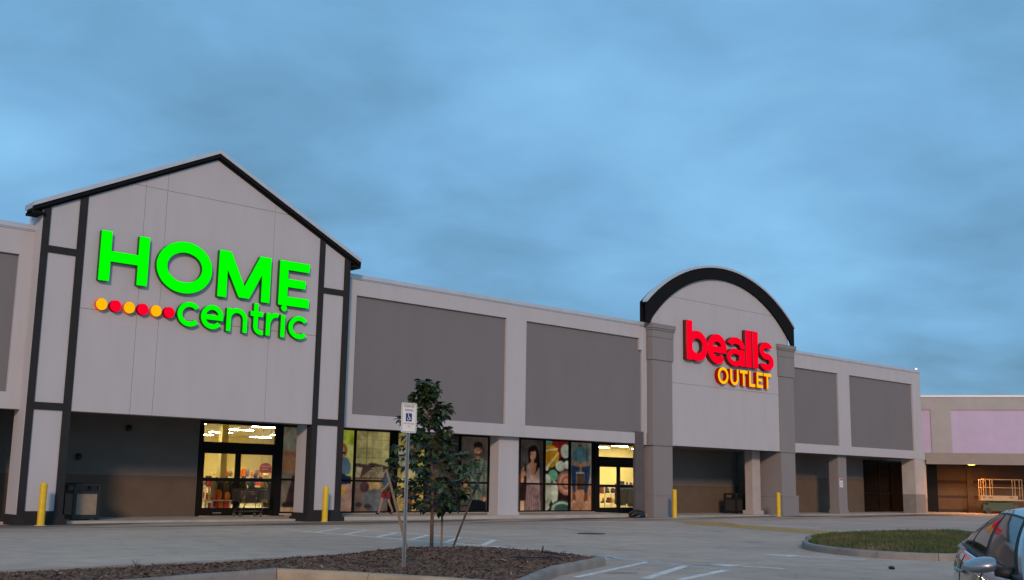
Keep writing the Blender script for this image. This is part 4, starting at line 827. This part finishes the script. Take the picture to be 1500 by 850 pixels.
ISL = [(10.55, 11.15), (13.0, 12.90), (15.25, 14.0), (15.62, 14.25), (15.78, 14.6), (15.70, 15.1), (15.2, 16.6), (14.6, 17.1), (13.0, 17.3), (10.6, 16.9), (7.8, 16.6), (3.5, 16.3), (-2.0, 15.6), (-2.0, 11.6), (3.5, 13.25), (6.69, 14.08), (8.93, 14.66), (9.46, 13.75), (10.20, 11.75), (10.3, 11.3)]
ISL = dense(ISL, .4)
def near(poly, p): return min(range(len(poly)), key=lambda i: math.dist(poly[i], p))
n_ = len(ISL); j0 = near(ISL, (8.93, 14.66)); j1 = near(ISL, (9.6, 13.3)); j2 = near(ISL, (10.3, 11.3)); j3 = near(ISL, (13.0, 12.9)); j4 = near(ISL, (15.70, 15.1)); j5 = near(ISL, (10.6, 16.9)); j6 = near(ISL, (3.5, 16.3)); j7 = near(ISL, (3.5, 13.25)); j8 = near(ISL, (6.69, 14.08))
inner_isl = kerb_ring(ISL, [(j0, j1), (j1, j2), (j2, j3+n_), (j3, j4), (j4, j5), (j5, j6), (j6, j7), (j7, j8), (j8, j0)], [KERBT, KERBT, KERB, KERB, KERB, KERB, KERB, KERB, KERB], 'mulch_island_kerb')
def heap(poly, hfun, step, name, mt):
    xs = np.arange(min(p[0] for p in poly), max(p[0] for p in poly)+step, step); ys = np.arange(min(p[1] for p in poly), max(p[1] for p in poly)+step, step)
    ok = {}; b = MB(); vid = {}
    for i, x in enumerate(xs):
        for j, y in enumerate(ys):
            ok[i, j] = inside(poly, x, y)
    def vert(i, j):
        if (i, j) not in vid:
            vid[i, j] = len(b.v); b.v.append((float(xs[i]), float(ys[j]), hfun(xs[i], ys[j])))
        return vid[i, j]
    for i in range(len(xs)-1):
        for j in range(len(ys)-1):
            if ok[i, j] or ok[i+1, j] or ok[i, j+1] or ok[i+1, j+1]: b.f.append((vert(i, j), vert(i+1, j), vert(i+1, j+1), vert(i, j+1))); b.mi.append(0)
    # pull border vertices inside the kerb
    for k, (x, y, z) in enumerate(b.v):
        if not inside(poly, x, y):
            A_ = np.array(poly); B_ = np.roll(A_, -1, 0); d = B_-A_; t = np.clip(((np.array((x, y))-A_)*d).sum(1)/((d*d).sum(1)+1e-12), 0, 1); Q = A_+d*t[:, None]; i_ = ((Q-np.array((x, y)))**2).sum(1).argmin(); b.v[k] = (float(Q[i_][0]), float(Q[i_][1]), min(z, .14))
    return b.build(name, mt, None, True)
def mulch_h(x, y):
    d = edge_dist(inner_isl, x, y); mound = .13*math.exp(-((x-13.0)**2/5+(y-15.6)**2/2.2)); base = .115+min(d, .6)*.07+mound*min(d/.5, 1)
    return base+.03*mn.noise(Vector((x*2.3, y*2.3, 1)))+.022*mn.noise(Vector((x*7, y*7, 4)))+.012*mn.noise(Vector((x*17, y*17, 2)))
MUL = mat('mulch', (.12, .062, .036), .95, .55, 7, .9, 45)
structure(heap(inner_isl, mulch_h, .09, 'mulch_bed', MUL))
ch = MB(); cnt = 0
while cnt < 9000:
    x = random.uniform(4, 15.8); y = random.uniform(11.2, 17.2)
    if not inside(inner_isl, x, y): continue
    cnt += 1; z = mulch_h(x, y)+.004; a = random.random()*6.283; l_ = random.uniform(.015, .06); w_ = random.uniform(.005, .014); t = random.uniform(-.5, .5); d = Vector((math.cos(a)*math.cos(t), math.sin(a)*math.cos(t), math.sin(t)))*l_; s_ = Vector((-math.sin(a), math.cos(a), random.uniform(-.4, .4)))*w_; c = Vector((x, y, z)); u = Vector((0, 0, .006))
    ch.k = random.choice((0, 0, 1, 1, 2)) if random.random() > .02 else 3
    ch.add([c-d-s_, c+d-s_, c+d+s_, c-d+s_, c+u], [(0, 1, 4), (1, 2, 4), (2, 3, 4), (3, 0, 4)])
tag(ch.build('mulch_chips', [mat('chip_a', (.080, .044, .028), .95, .3, 20), mat('chip_b', (.19, .10, .055), .95, .3, 20), mat('chip_c', (.04, .024, .017), .95, .3, 20), mat('chip_pale', (.30, .26, .21), .9, .3, 20)]), 'dark wood mulch chips covering the planting island', 'mulch', kind='stuff')
# drip hose and a few sprigs
hp = [(14.0, 14.3), (14.25, 14.55), (14.35, 14.2), (14.1, 13.95), (13.7, 13.85), (13.2, 13.9), (12.8, 13.8)]
b = MB(); b.tube([(x, y, mulch_h(x, y)+.05+(.10 if i == 1 else 0)) for i, (x, y) in enumerate(smooth(hp, 4)[:24])], .012, 6); tag(b.build('drip_hose', BLK, None, True), 'thin black irrigation hose curling over the mulch', 'hose')
GRASS = mat('grass_blade', (.06, .085, .02), .8, .45, 4); SPRIG = mat('sprig', (.05, .045, .025), .9, .3, 10)
for k, (x, y) in enumerate(((14.9, 16.1), (15.3, 15.0), (7.2, 15.6))):
    b = MB()
    for i in range(9): a = random.random()*6.28; h_ = random.uniform(.05, .13); z = mulch_h(x, y); b.tube([(x, y, z-.01), (x+math.cos(a)*.03, y+math.sin(a)*.03, z+h_*.6), (x+math.cos(a)*.08, y+math.sin(a)*.08, z+h_)], [.004, .003, .001], 4)
    tag(b.build('weed_sprig', SPRIG), ('thin weed sprig at the far edge of the mulch island', 'thin weed sprig by the mulch island kerb tip', 'thin weed sprig at the left side of the mulch bed')[k], 'weed', 'weed sprigs in the mulch')
IS2 = smooth([(24.55, 15.85), (23.35, 14.75), (22.50, 13.1), (22.55, 11.9), (23.25, 11.2), (24.6, 11.6), (26.4, 12.6), (29.1, 13.75), (33, 15.3), (37, 16.6), (36.6, 17.3), (32.0, 18.1), (28.3, 17.95), (26.3, 16.85)], 6)
n2 = len(IS2); cu2 = [(i, min(i+7, n2)) for i in range(0, n2, 7)]
inner2 = kerb_ring(IS2, cu2, [KERB]*len(cu2), 'grass_island_kerb')
def turf_h(x, y): d = edge_dist(inner2, x, y); return .13+min(d, .9)*.10+.02*mn.noise(Vector((x*1.7, y*1.7, 3)))
structure(heap(inner2, turf_h, .16, 'grass_bed', mat('turf_soil', (.045, .05, .02), .95, .4, 3)))
gb = MB(); cnt = 0
while cnt < 26000:
    x = random.uniform(22.4, 35); y = random.uniform(11, 18.2)
    if not inside(inner2, x, y): continue
    cnt += 1; z = turf_h(x, y)-.01; a = random.random()*6.283; h_ = random.uniform(.04, .10)*(1.5 if random.random() < .06 else 1); w_ = random.uniform(.006, .012); l_ = random.uniform(.01, .05); c = Vector((x, y, z)); s_ = Vector((-math.sin(a), math.cos(a), 0))*w_
    gb.k = 0 if mn.noise(Vector((x*.8, y*.8, 5)))+random.uniform(-.4, .4) < .25 else 1
    gb.add([c-s_, c+s_, c+Vector((math.cos(a)*l_, math.sin(a)*l_, h_))], [(0, 1, 2)])
tag(gb.build('grass', [GRASS, mat('grass_dry', (.15, .125, .05), .85, .35, 4)]), 'short patchy green grass on the kerbed island by the car', 'grass', kind='stuff')
# small stone on the lane
bm = bmesh.new(); bmesh.ops.create_icosphere(bm, subdivisions=2, radius=.06)
for v in bm.verts: v.co *= 1+.3*mn.noise(v.co*20); v.co.z = v.co.z*.6+.03
me = bpy.data.meshes.new('pebble'); bm.to_mesh(me); bm.free(); me.materials.append(BLK); o = bpy.data.objects.new('pebble', me); COL.objects.link(o); o.location = (19.6, 10.75, 0); tag(o, 'small dark lump lying on the asphalt before the grass island', 'stone')

# ------------------------------------------------------------------ parking sign
sx, sy = 10.64, 13.84; z0 = mulch_h(sx, sy)-.05; r = empty('parking_sign', (sx, sy, z0+.05), 'white reserved parking sign with blue wheelchair symbol on a metal post', 'sign')
b = MB(); prof = [(-.035, 0), (-.035, .004), (-.018, .006), (-.013, .03), (.013, .03), (.018, .006), (.035, .004), (.035, 0), (.014, 0), (.009, .024), (-.009, .024), (-.014, 0)]
b.add([(sx+px, sy+py+.012, z) for z in (z0, 2.63) for px, py in prof], [tuple(range(11, -1, -1)), tuple(range(12, 24))]+[(i, (i+1) % 12, 12+(i+1) % 12, 12+i) for i in range(12)]); b.build('post', GALV, r)
def rrect(x0, x1, z0_, z1, rad, n=5):
    o = []
    for (cx_, cz_, a0) in ((x1-rad, z0_+rad, -90), (x1-rad, z1-rad, 0), (x0+rad, z1-rad, 90), (x0+rad, z0_+rad, 180)):
        o += [(cx_+rad*math.cos(R(a0+90*k/n)), cz_+rad*math.sin(R(a0+90*k/n))) for k in range(n+1)]
    return o
xa, xb, za_, zb_ = 10.49, 10.79, 2.195, 2.655
pl = MB().prismY(rrect(xa, xb, za_, zb_, .028), sy-.002, sy+.003).build('plate', mat('sign_face', (.80, .74, .68), .35, .03, 10), r)
GRNP = mat('sign_border', (.05, .06, .05), .5, 0)
b = MB(); A1 = rrect(xa+.012, xb-.012, za_+.012, zb_-.012, .022); A2 = rrect(xa+.018, xb-.018, za_+.018, zb_-.018, .017); k = len(A1)
b.add([(x, sy-.0035, z) for x, z in A1+A2], [(i, (i+1) % k, k+(i+1) % k, k+i) for i in range(k)]); b.build('border', GRNP, pl)
MB().prismY(rrect(10.577, 10.693, 2.37, 2.495, .012), sy-.005, sy-.0025).build('blue_square', mat('access_blue', (.012, .02, .16), .4, 0), pl)
def text(body, x, z, size, mt, parent, y=sy-.0035, sxx=1.0):
    cu = bpy.data.curves.new('text', 'FONT'); cu.body = body; cu.size = size; cu.align_x = 'CENTER'; cu.extrude = .0004
    o = bpy.data.objects.new('t', cu); COL.objects.link(o); me = bpy.data.meshes.new_from_object(o.evaluated_get(bpy.context.evaluated_depsgraph_get())); bpy.data.objects.remove(o); bpy.data.curves.remove(cu); o0 = ORG[parent]
    for v in me.vertices: p = v.co.copy(); v.co = (x+p.x*sxx-o0.x, y-p.z-o0.y, z+p.y-o0.z)
    me.materials.clear(); me.materials.append(mt); me.name = 'lettering'; o = bpy.data.objects.new('lettering', me); COL.objects.link(o); o.parent = parent; ORG[o] = o0.copy()
text('RESERVED', 10.64, 2.585, .058, GRNP, pl, sxx=.78); text('PARKING', 10.64, 2.525, .052, GRNP, pl, sxx=.78); text('PERMIT REQUIRED', 10.64, 2.325, .030, mat('sign_small', (.25, .18, .15), .5, 0), pl, sxx=.85); text('FINE', 10.64, 2.285, .026, MAT['sign_small'], pl)
mfa = MB(); mfa.add([(p[0], sy-.006, p[1]) for p in [(10.628+.029*math.cos(t), 2.412+.029*math.sin(t)) for t in np.linspace(R(150), R(395), 16)]+[(10.628+.020*math.cos(t), 2.412+.020*math.sin(t)) for t in np.linspace(R(150), R(395), 16)]], [(i, i+1, 17+i, 16+i) for i in range(15)])
def bar(b, p, q_, w_):
    p = Vector(p); q_ = Vector(q_); d = (q_-p).normalized(); n_ = Vector((-d.y, d.x))*w_/2; b.add([(v.x, sy-.0062, v.y) for v in (p-n_, q_-n_, q_+n_, p+n_)], [(0, 1, 2, 3)])
bar(mfa, (10.624, 2.468), (10.628, 2.425), .011); bar(mfa, (10.626, 2.448), (10.650, 2.446), .008); bar(mfa, (10.627, 2.428), (10.657, 2.425), .010); bar(mfa, (10.655, 2.428), (10.668, 2.398), .010); bar(mfa, (10.665, 2.398), (10.678, 2.402), .008)
mfa.add([(10.623+.009*math.cos(t), sy-.0061, 2.478+.009*math.sin(t)) for t in np.linspace(0, 6.283, 13)[:-1]], [tuple(range(12))]); mfa.build('wheelchair_symbol', mat('symbol_white', (.75, .78, .85), .5, 0), pl)

# ------------------------------------------------------------------ young tree with stakes
tx0, ty0 = 13.25, 16.43; tz0 = mulch_h(tx0, ty0)-.03
T = empty('young_tree', (tx0, ty0, tz0), 'young broad-leaved tree with dark glossy leaves on the mulch island', 'tree')
BARK = mat('bark', (.13, .085, .06), .95, .3, 12, .8, 40)
tp = [Vector((tx0, ty0, tz0)), Vector((13.22, 16.40, .8)), Vector((13.13, 16.30, 1.5)), Vector((12.98, 16.25, 2.3)), Vector((12.86, 16.2, 2.9)), Vector((12.78, 16.16, 3.3))]
b = MB(); b.tube(tp, [.036, .032, .027, .02, .012, .006], 9); tr_ = b.build('trunk', BARK, T, True)
def trunk_at(z):
    for p, q_ in zip(tp[:-1], tp[1:]):
        if p.z <= z <= q_.z: return p.lerp(q_, (z-p.z)/(q_.z-p.z))
    return tp[-1]
LV = []
rl_ = random.Random(21); br = MB()
def crown_r(z): return float(np.interp(z, [.85, 1.05, 1.35, 1.75, 2.1, 2.35, 2.7, 3.0, 3.35], [.25, .50, .72, .76, .70, .50, .43, .36, .10]))
nb = 62
for i in range(nb):
    z = 1.0+2.25*(i/(nb-1))**1.05; a = i*2.4+rl_.uniform(-.5, .5); ln = crown_r(min(z+.1, 3.35))*rl_.uniform(.42, 1.3); p0 = trunk_at(max(z-.14, .8)); d = Vector((math.cos(a), math.sin(a), 0))
    p1 = p0+d*ln*.5+Vector((0, 0, .12)); p2 = p0+d*ln+Vector((0, 0, .10+rl_.uniform(-.1, .15))); br.tube([p0, p1, p2], [.011, .007, .003], 5)
    for k in range(30):
        t = rl_.uniform(.25, 1.05); q_ = p0.lerp(p1, t*2) if t < .5 else p1.lerp(p2, t*2-1); LV.append((q_, a+rl_.uniform(-1.5, 1.5)))
for k in range(90): LV.append((trunk_at(rl_.uniform(2.9, 3.35)), rl_.random()*6.28))
br.build('branches', BARK, T, True)
def leaf_material():
    M = bpy.data.materials.new('leaf'); M.use_nodes = True; n = M.node_tree.nodes; l = M.node_tree.links; p = n['Principled BSDF']; p.inputs['Roughness'].default_value = .38
    oi = n.new('ShaderNodeAttribute'); oi.attribute_name = 'tone'; rp = n.new('ShaderNodeValToRGB'); e_ = rp.color_ramp.elements; e_[0].color = (.014, .030, .014, 1); e_[1].color = (.062, .10, .03, 1); x = e_.new(.97); x.color = (.11, .06, .022, 1); x = e_.new(.93); x.color = (.045, .08, .024, 1)
    l.new(oi.outputs['Fac'], rp.inputs[0]); l.new(rp.outputs[0], p.inputs['Base Color']); p.inputs['Subsurface Weight'].default_value = 0; return M
lb = MB(); tone = []
for (q_, a) in LV:
    ln = rl_.uniform(.085, .175); wd = ln*rl_.uniform(.26, .36); el = rl_.uniform(-.9, .5); d = Vector((math.cos(a)*math.cos(el), math.sin(a)*math.cos(el), math.sin(el))); s_ = d.cross(Vector((0, 0, 1))).normalized(); roll = rl_.uniform(-.8, .8); up_ = s_.cross(d); s2 = s_*math.cos(roll)+up_*math.sin(roll); u2 = s2.cross(d)
    b0 = q_+d*.02; mid = b0+d*ln*.5-u2*ln*.05; tip = b0+d*ln-u2*ln*.22; l1 = b0+d*ln*.30+s2*wd*.85+u2*wd*.28; l2 = b0+d*ln*.66+s2*wd*.8-u2*ln*.05+u2*wd*.25; r1 = b0+d*ln*.30-s2*wd*.85+u2*wd*.28; r2 = b0+d*ln*.66-s2*wd*.8-u2*ln*.05+u2*wd*.25
    lb.add([b0, l1, l2, tip, r2, r1, mid], [(0, 6, 1), (1, 6, 2), (2, 6, 3), (3, 6, 4), (4, 6, 5), (5, 6, 0)]); tone += [rl_.random()]*7
lo = lb.build('crown', leaf_material(), T, True, 'stuff'); at = lo.data.attributes.new('tone', 'FLOAT', 'POINT'); at.data.foreach_set('value', np.array(tone, np.float32))
for k, (p, q_, w_, lab) in enumerate((((12.47, 16.13), (12.02, 16.24, 1.66), .030, 'weathered wooden stake leaning left away from the young tree'), ((13.72, 16.72), (13.62, 16.60, 1.05), .026, 'upright wooden stake just behind the young tree trunk'), ((13.6, 16.26), (13.84, 15.70, 1.74), .028, 'dark wooden stake leaning right away from the young tree'))):
    b = MB(); z = mulch_h(*p)-.05; d0 = Vector((p[0], p[1], z)); d1 = Vector(q_); b.tube([d0, d0.lerp(d1, .5)+Vector((.005, 0, 0)), d1], [w_*1.05, w_, w_*.95], 4); tag(b.build('wooden_stake', WOOD if k != 2 else mat('stake_dark', (.07, .055, .045), .9, .3, 9)), lab, 'stake', 'stakes around the young tree')

# ------------------------------------------------------------------ pedestrian
def skinned(name, joints, edges, mt, parent, root=0, lev=2):
    me = bpy.data.meshes.new(name); me.from_pydata([j[0] for j in joints], edges, []); me.materials.append(mt); o = bpy.data.objects.new(name, me); COL.objects.link(o); o.parent = parent
    md = o.modifiers.new('skin', 'SKIN')
    for i, j in enumerate(joints): sv = me.skin_vertices[0].data[i]; sv.radius = (j[1], j[2] if len(j) > 2 else j[1]); sv.use_root = (i == root)
    md.use_smooth_shade = True; sb_ = o.modifiers.new('sub', 'SUBSURF'); sb_.levels = lev; sb_.render_levels = lev; ORG[o] = ORG[parent]; return o
px, py, pz = 27.35, 36.9, .13
Pn = empty('person', (px, py, pz), 'person in blue shirt and red shorts walking past the shop windows', 'person'); Pn.scale = (1.0, 1.0, 1.0)
SKIN = mat('skin', (.34, .19, .125), .6, .05, 20); SH = mat('blue_shirt', (.045, .10, .22), .85, .1, 8); RS = mat('red_shorts', (.20, .012, .018), .85, .1, 8); HR = mat('hair', (.05, .03, .02), .8, .2, 20)
# walking towards -X : hips at .95, front leg forward (-x), rear leg back
J = [((0, 0, .96), .11, .10), ((-.02, 0, 1.12), .12, .10), ((-.03, 0, 1.30), .14, .11), ((-.03, 0, 1.46), .085), ((-.04, 0, 1.54), .055), ((-.06, 0, 1.61), .075, .07), ((-.065, 0, 1.70), .095, .08), ((-.06, 0, 1.78), .07, .065),
     ((-.01, .10, .90), .085), ((-.16, .10, .52), .06), ((-.26, .10, .10), .036), ((-.36, .10, .045), .035), ((-.01, -.10, .90), .085), ((.06, -.10, .50), .06), ((.26, -.10, .14), .036), ((.18, -.10, .05), .035),
     ((-.03, .19, 1.42), .055), ((.08, .22, 1.18), .042), ((-.06, .23, .96), .032), ((-.11, .23, .89), .03), ((-.03, -.19, 1.42), .055), ((-.12, -.22, 1.17), .042), ((-.28, -.21, 1.02), .032), ((-.34, -.21, .99), .03)]
E_ = [(0, 1), (1, 2), (2, 3), (3, 4), (4, 5), (5, 6), (6, 7), (0, 8), (8, 9), (9, 10), (10, 11), (0, 12), (12, 13), (13, 14), (14, 15), (3, 16), (16, 17), (17, 18), (18, 19), (3, 20), (20, 21), (21, 22), (22, 23)]
skinned('body', J, E_, SKIN, Pn)
skinned('shirt', [((0, 0, .97), .155, .125), ((-.02, 0, 1.14), .155, .125), ((-.03, 0, 1.31), .17, .135), ((-.03, 0, 1.45), .11, .10), ((-.03, .19, 1.42), .08), ((.06, .22, 1.24), .066), ((-.03, -.19, 1.42), .08), ((-.1, -.22, 1.23), .066)], [(0, 1), (1, 2), (2, 3), (3, 4), (4, 5), (3, 6), (6, 7)], SH, Pn)
skinned('shorts', [((0, 0, .98), .15, .12), ((-.01, 0, .90), .14, .12), ((-.03, .105, .84), .11), ((-.11, .105, .60), .09), ((.0, -.105, .84), .11), ((.045, -.105, .60), .09)], [(0, 1), (1, 2), (2, 3), (1, 4), (4, 5)], RS, Pn)
skinned('hair', [((-.03, 0, 1.70), .09, .085), ((-.05, 0, 1.80), .075, .07), ((.0, 0, 1.76), .085, .08)], [(0, 2), (2, 1)], HR, Pn)
for (a, c) in (((-.24, .10, .05), (-.42, .10, .04)), ((.27, -.10, .10), (.13, -.10, .035))): skinned('shoe', [(a, .052, .045), (tuple((Vector(a)+Vector(c))/2), .05, .04), (c, .042, .03)], [(0, 1), (1, 2)], BLK, Pn, 0, 1)

# ------------------------------------------------------------------ parked car, mostly cut by the frame
def pixel_ray(x, y): return _fw+_r2*((x-750)/FPX)-_u2*((y-425)/FPX)
mr = pixel_ray(1441, 829); mw = EYE+mr*((.97-EYE.z)/mr.z)                 # mirror centre on the 0.97 m level
CHh = Vector((-.829, -.559, 0)).normalized(); CHl = Vector((-CHh.y, CHh.x, 0))
ML = Vector((.60, -.99, .97)); co = Vector((mw.x, mw.y, 0))-CHh*ML.x-CHl*ML.y
CAR = empty('parked_car', co, 'silver grey sedan at the lower right corner, cut by the frame', 'car')
def cw_(x, y, z): p = co+CHh*x+CHl*y; return (p.x, p.y, z)
def carpaint():
    M = bpy.data.materials.new('car_paint'); M.use_nodes = True; p = M.node_tree.nodes['Principled BSDF']; p.inputs['Base Color'].default_value = (.30, .31, .33, 1); p.inputs['Metallic'].default_value = .75; p.inputs['Roughness'].default_value = .32; p.inputs['Coat Weight'].default_value = 1; p.inputs['Coat Roughness'].default_value = .04; return M
PAINT = carpaint(); CGL = mat('car_glass', (.010, .011, .011), .06, 0, spec=.3); RUB = mat('rubber', (.012, .012, .012), .6, 0)
st = np.array([2.33, 2.2, 1.9, 1.5, 1.1, .85, .4, 0, -.5, -1.0, -1.5, -1.8, -2.05, -2.25, -2.34]); tops = np.interp(st, [-2.34, -2.2, -1.8, -1.2, 0, .85, 1.5, 2.1, 2.33], [.80, .95, .985, .965, .93, .90, .83, .72, .55]); hw = np.interp(st, [-2.34, -2.2, -1.8, -1, 0, 1, 1.7, 2.15, 2.33], [.62, .74, .85, .895, .90, .895, .86, .74, .58])
def sect(i):
    x, t, w_ = st[i], tops[i], hw[i]; lo_ = .20 if abs(x) < 2.1 else .30
    half = [(0, lo_), (w_*.80, lo_), (w_*.965, lo_+.06), (w_*.985, .42), (w_, .58), (w_*.985, t-.16), (w_*.965, t-.09), (w_*.93, t-.03), (w_*.86, t), (w_*.6, t+.02), (w_*.3, t+.03), (0, t+.032)]
    return [(x, -y, z) for y, z in half]+[(x, y, z) for y, z in half[-2:0:-1]]
b = MB(); secs = [sect(i) for i in range(len(st))]; m_ = len(secs[0]); b.add([cw_(*p) for s_ in secs for p in s_], [(i*m_+k, i*m_+(k+1) % m_, (i+1)*m_+(k+1) % m_, (i+1)*m_+k) for i in range(len(st)-1) for k in range(m_)]+[tuple(range(m_)), tuple((len(st)-1)*m_+k for k in range(m_-1, -1, -1))])
body = b.build('body', PAINT, CAR, True)
def belt(u, sgn): return Vector((.92-2.72*u, sgn*(.815-.07*u*u), .915+.095*u))
def roofl(u, sgn): k = 2*u-1; return Vector((.02-1.12*u-.02*k, sgn*(.595-.03*k*k), 1.290+.038*(1-k*k)-.02*u))
def side(u, v, sgn, off=0):
    p = belt(u, sgn).lerp(roofl(u, sgn), v); p.y += sgn*(.035*math.sin(math.pi*v)+off); p.z += off*.45; return p
def patch(name, mt, u0, u1, v0, v1, off, sgn, parent, nu=14, nv=6, cut=None):
    b = MB()
    def fn(s_, t):
        u = u0+(u1-u0)*s_; v = v0+(v1-v0)*t
        return cw_(*side(u, v, sgn, off))
    b.grid(fn, nu, nv); return b.build(name, mt, parent, True)
for sgn in (-1, 1):
    gh = patch('cabin_side', PAINT, 0, 1, -.08, 1.0, 0, sgn, CAR, 24, 8)
    patch('window_surround', RUB, .055, .955, .02, .93, .004, sgn, gh); patch('front_window', CGL, .075, .46, .06, .885, .007, sgn, gh); patch('rear_window', CGL, .515, .80, .06, .885, .007, sgn, gh); patch('quarter_window', CGL, .83, .94, .06, .80, .007, sgn, gh)
    b = MB(); b.tube([cw_(*(side(u, -.03, sgn, .008))) for u in np.linspace(.0, 1, 16)], .009, 6); b.build('belt_moulding', BLK, gh, True)
def roofpt(u, t): a = roofl(u, -1); c = roofl(u, 1); p = a.lerp(c, t); p.z += .055*math.sin(math.pi*t)**.8; return p
b = MB(); b.grid(lambda s_, t: cw_(*roofpt(s_, t)), 14, 14); b.build('roof', PAINT, CAR, True)
def shield(u, v, t, bul):
    a = side(u, v, -1); c = side(u, v, 1); p = a.lerp(c, t); k = math.sin(math.pi*t); p.x += bul*k*(1-.3*v); p.z += .055*(k**.8)*v; return p
b = MB(); b.grid(lambda s_, t: cw_(*shield(0, -.08+1.08*s_, t, .16)), 10, 14); b.build('windshield_frame', PAINT, CAR, True)
b = MB(); b.grid(lambda s_, t: (lambda p: cw_(p.x+.006, p.y, p.z+.006))(shield(0, .0+.96*s_, .05+.90*t, .16)), 10, 14); b.build('windshield', CGL, CAR, True)
b = MB(); b.grid(lambda s_, t: cw_(*shield(1, -.08+1.08*s_, t, -.12)), 10, 14); b.build('rear_frame', PAINT, CAR, True)
b = MB(); b.grid(lambda s_, t: (lambda p: cw_(p.x-.006, p.y, p.z+.006))(shield(1, .05+.87*s_, .08+.84*t, -.12)), 10, 14); b.build('rear_screen', CGL, CAR, True)
for sgn in (-1, 1):
    bm = bmesh.new(); bmesh.ops.create_uvsphere(bm, u_segments=20, v_segments=14, radius=1)
    for v in bm.verts:
        p = v.co; x = max(p.x, -.35)*.105; e2 = .135 if p.y*sgn > 0 else .09; y = p.y*e2 if p.y*sgn > 0 else max(abs(p.y)*-1.6, -1)*sgn*.07; z = (p.z*.058 if p.z > 0 else p.z*.046)+.012*p.y*sgn*-1; q_ = cw_(ML.x+x, sgn*.99+y, .97+z); v.co = (q_[0]-co.x, q_[1]-co.y, q_[2])
    me = bpy.data.meshes.new('mirror'); bm.to_mesh(me); bm.free(); me.materials.append(PAINT); me.polygons.foreach_set('use_smooth', [True]*len(me.polygons)); mo = bpy.data.objects.new('mirror', me); COL.objects.link(mo); mo.parent = CAR; ORG[mo] = ORG[CAR]
    b = MB(); b.tube([cw_(ML.x-.02, sgn*.80, .925), cw_(ML.x-.01, sgn*.92, .935)], [.045, .03], 8); b.build('mirror_arm', RUB, mo, True)
    b = MB(); b.tube([cw_(.02, sgn*.895, .80), cw_(-.03, sgn*.925, .805), cw_(-.15, sgn*.925, .81), cw_(-.21, sgn*.895, .812)], .014, 6); b.build('door_handle', GALV, CAR, True); b = MB(); b.tube([cw_(-.98, sgn*.885, .83), cw_(-1.03, sgn*.915, .835), cw_(-1.15, sgn*.915, .84), cw_(-1.21, sgn*.885, .842)], .014, 6); b.build('door_handle', GALV, CAR, True)
    for x in (.88, -.28, -1.30):
        t = float(np.interp(x, st[::-1], tops[::-1])); w_ = float(np.interp(x, st[::-1], hw[::-1])); b = MB(); b.tube([cw_(x-.10*max(0, (.5-z)), sgn*(w_*k_+.001), z) for k_, z in ((.975, .30), (.985, .42), (1.0, .58), (.985, t-.16), (.965, t-.09), (.93, t-.03))], .005, 5); b.build('door_seam', RUB, body, True)
    for x in (1.42, -1.38):
        b = MB(); b.tube([cw_(x, sgn*.70, .33), cw_(x, sgn*.90, .33)], .33, 24); wo = b.build('wheel', RUB, CAR, False); b = MB(); b.tube([cw_(x, sgn*.902, .33), cw_(x, sgn*.912, .33)], .22, 20); b.build('rim', GALV, wo)
    b = MB(); b.grid(lambda s_, t: cw_(2.05+.12*s_, sgn*(.62+.12*t-.1*s_), .60+.10*t), 4, 4); b.build('headlight', CGL, CAR, True); b = MB(); b.grid(lambda s_, t: cw_(-2.262-.02*s_, sgn*(.52+.2*s_), .78+.1*t), 4, 4); b.build('tail_light', mat('tail_red', (.3, .01, .01), .3, 0), CAR, True)
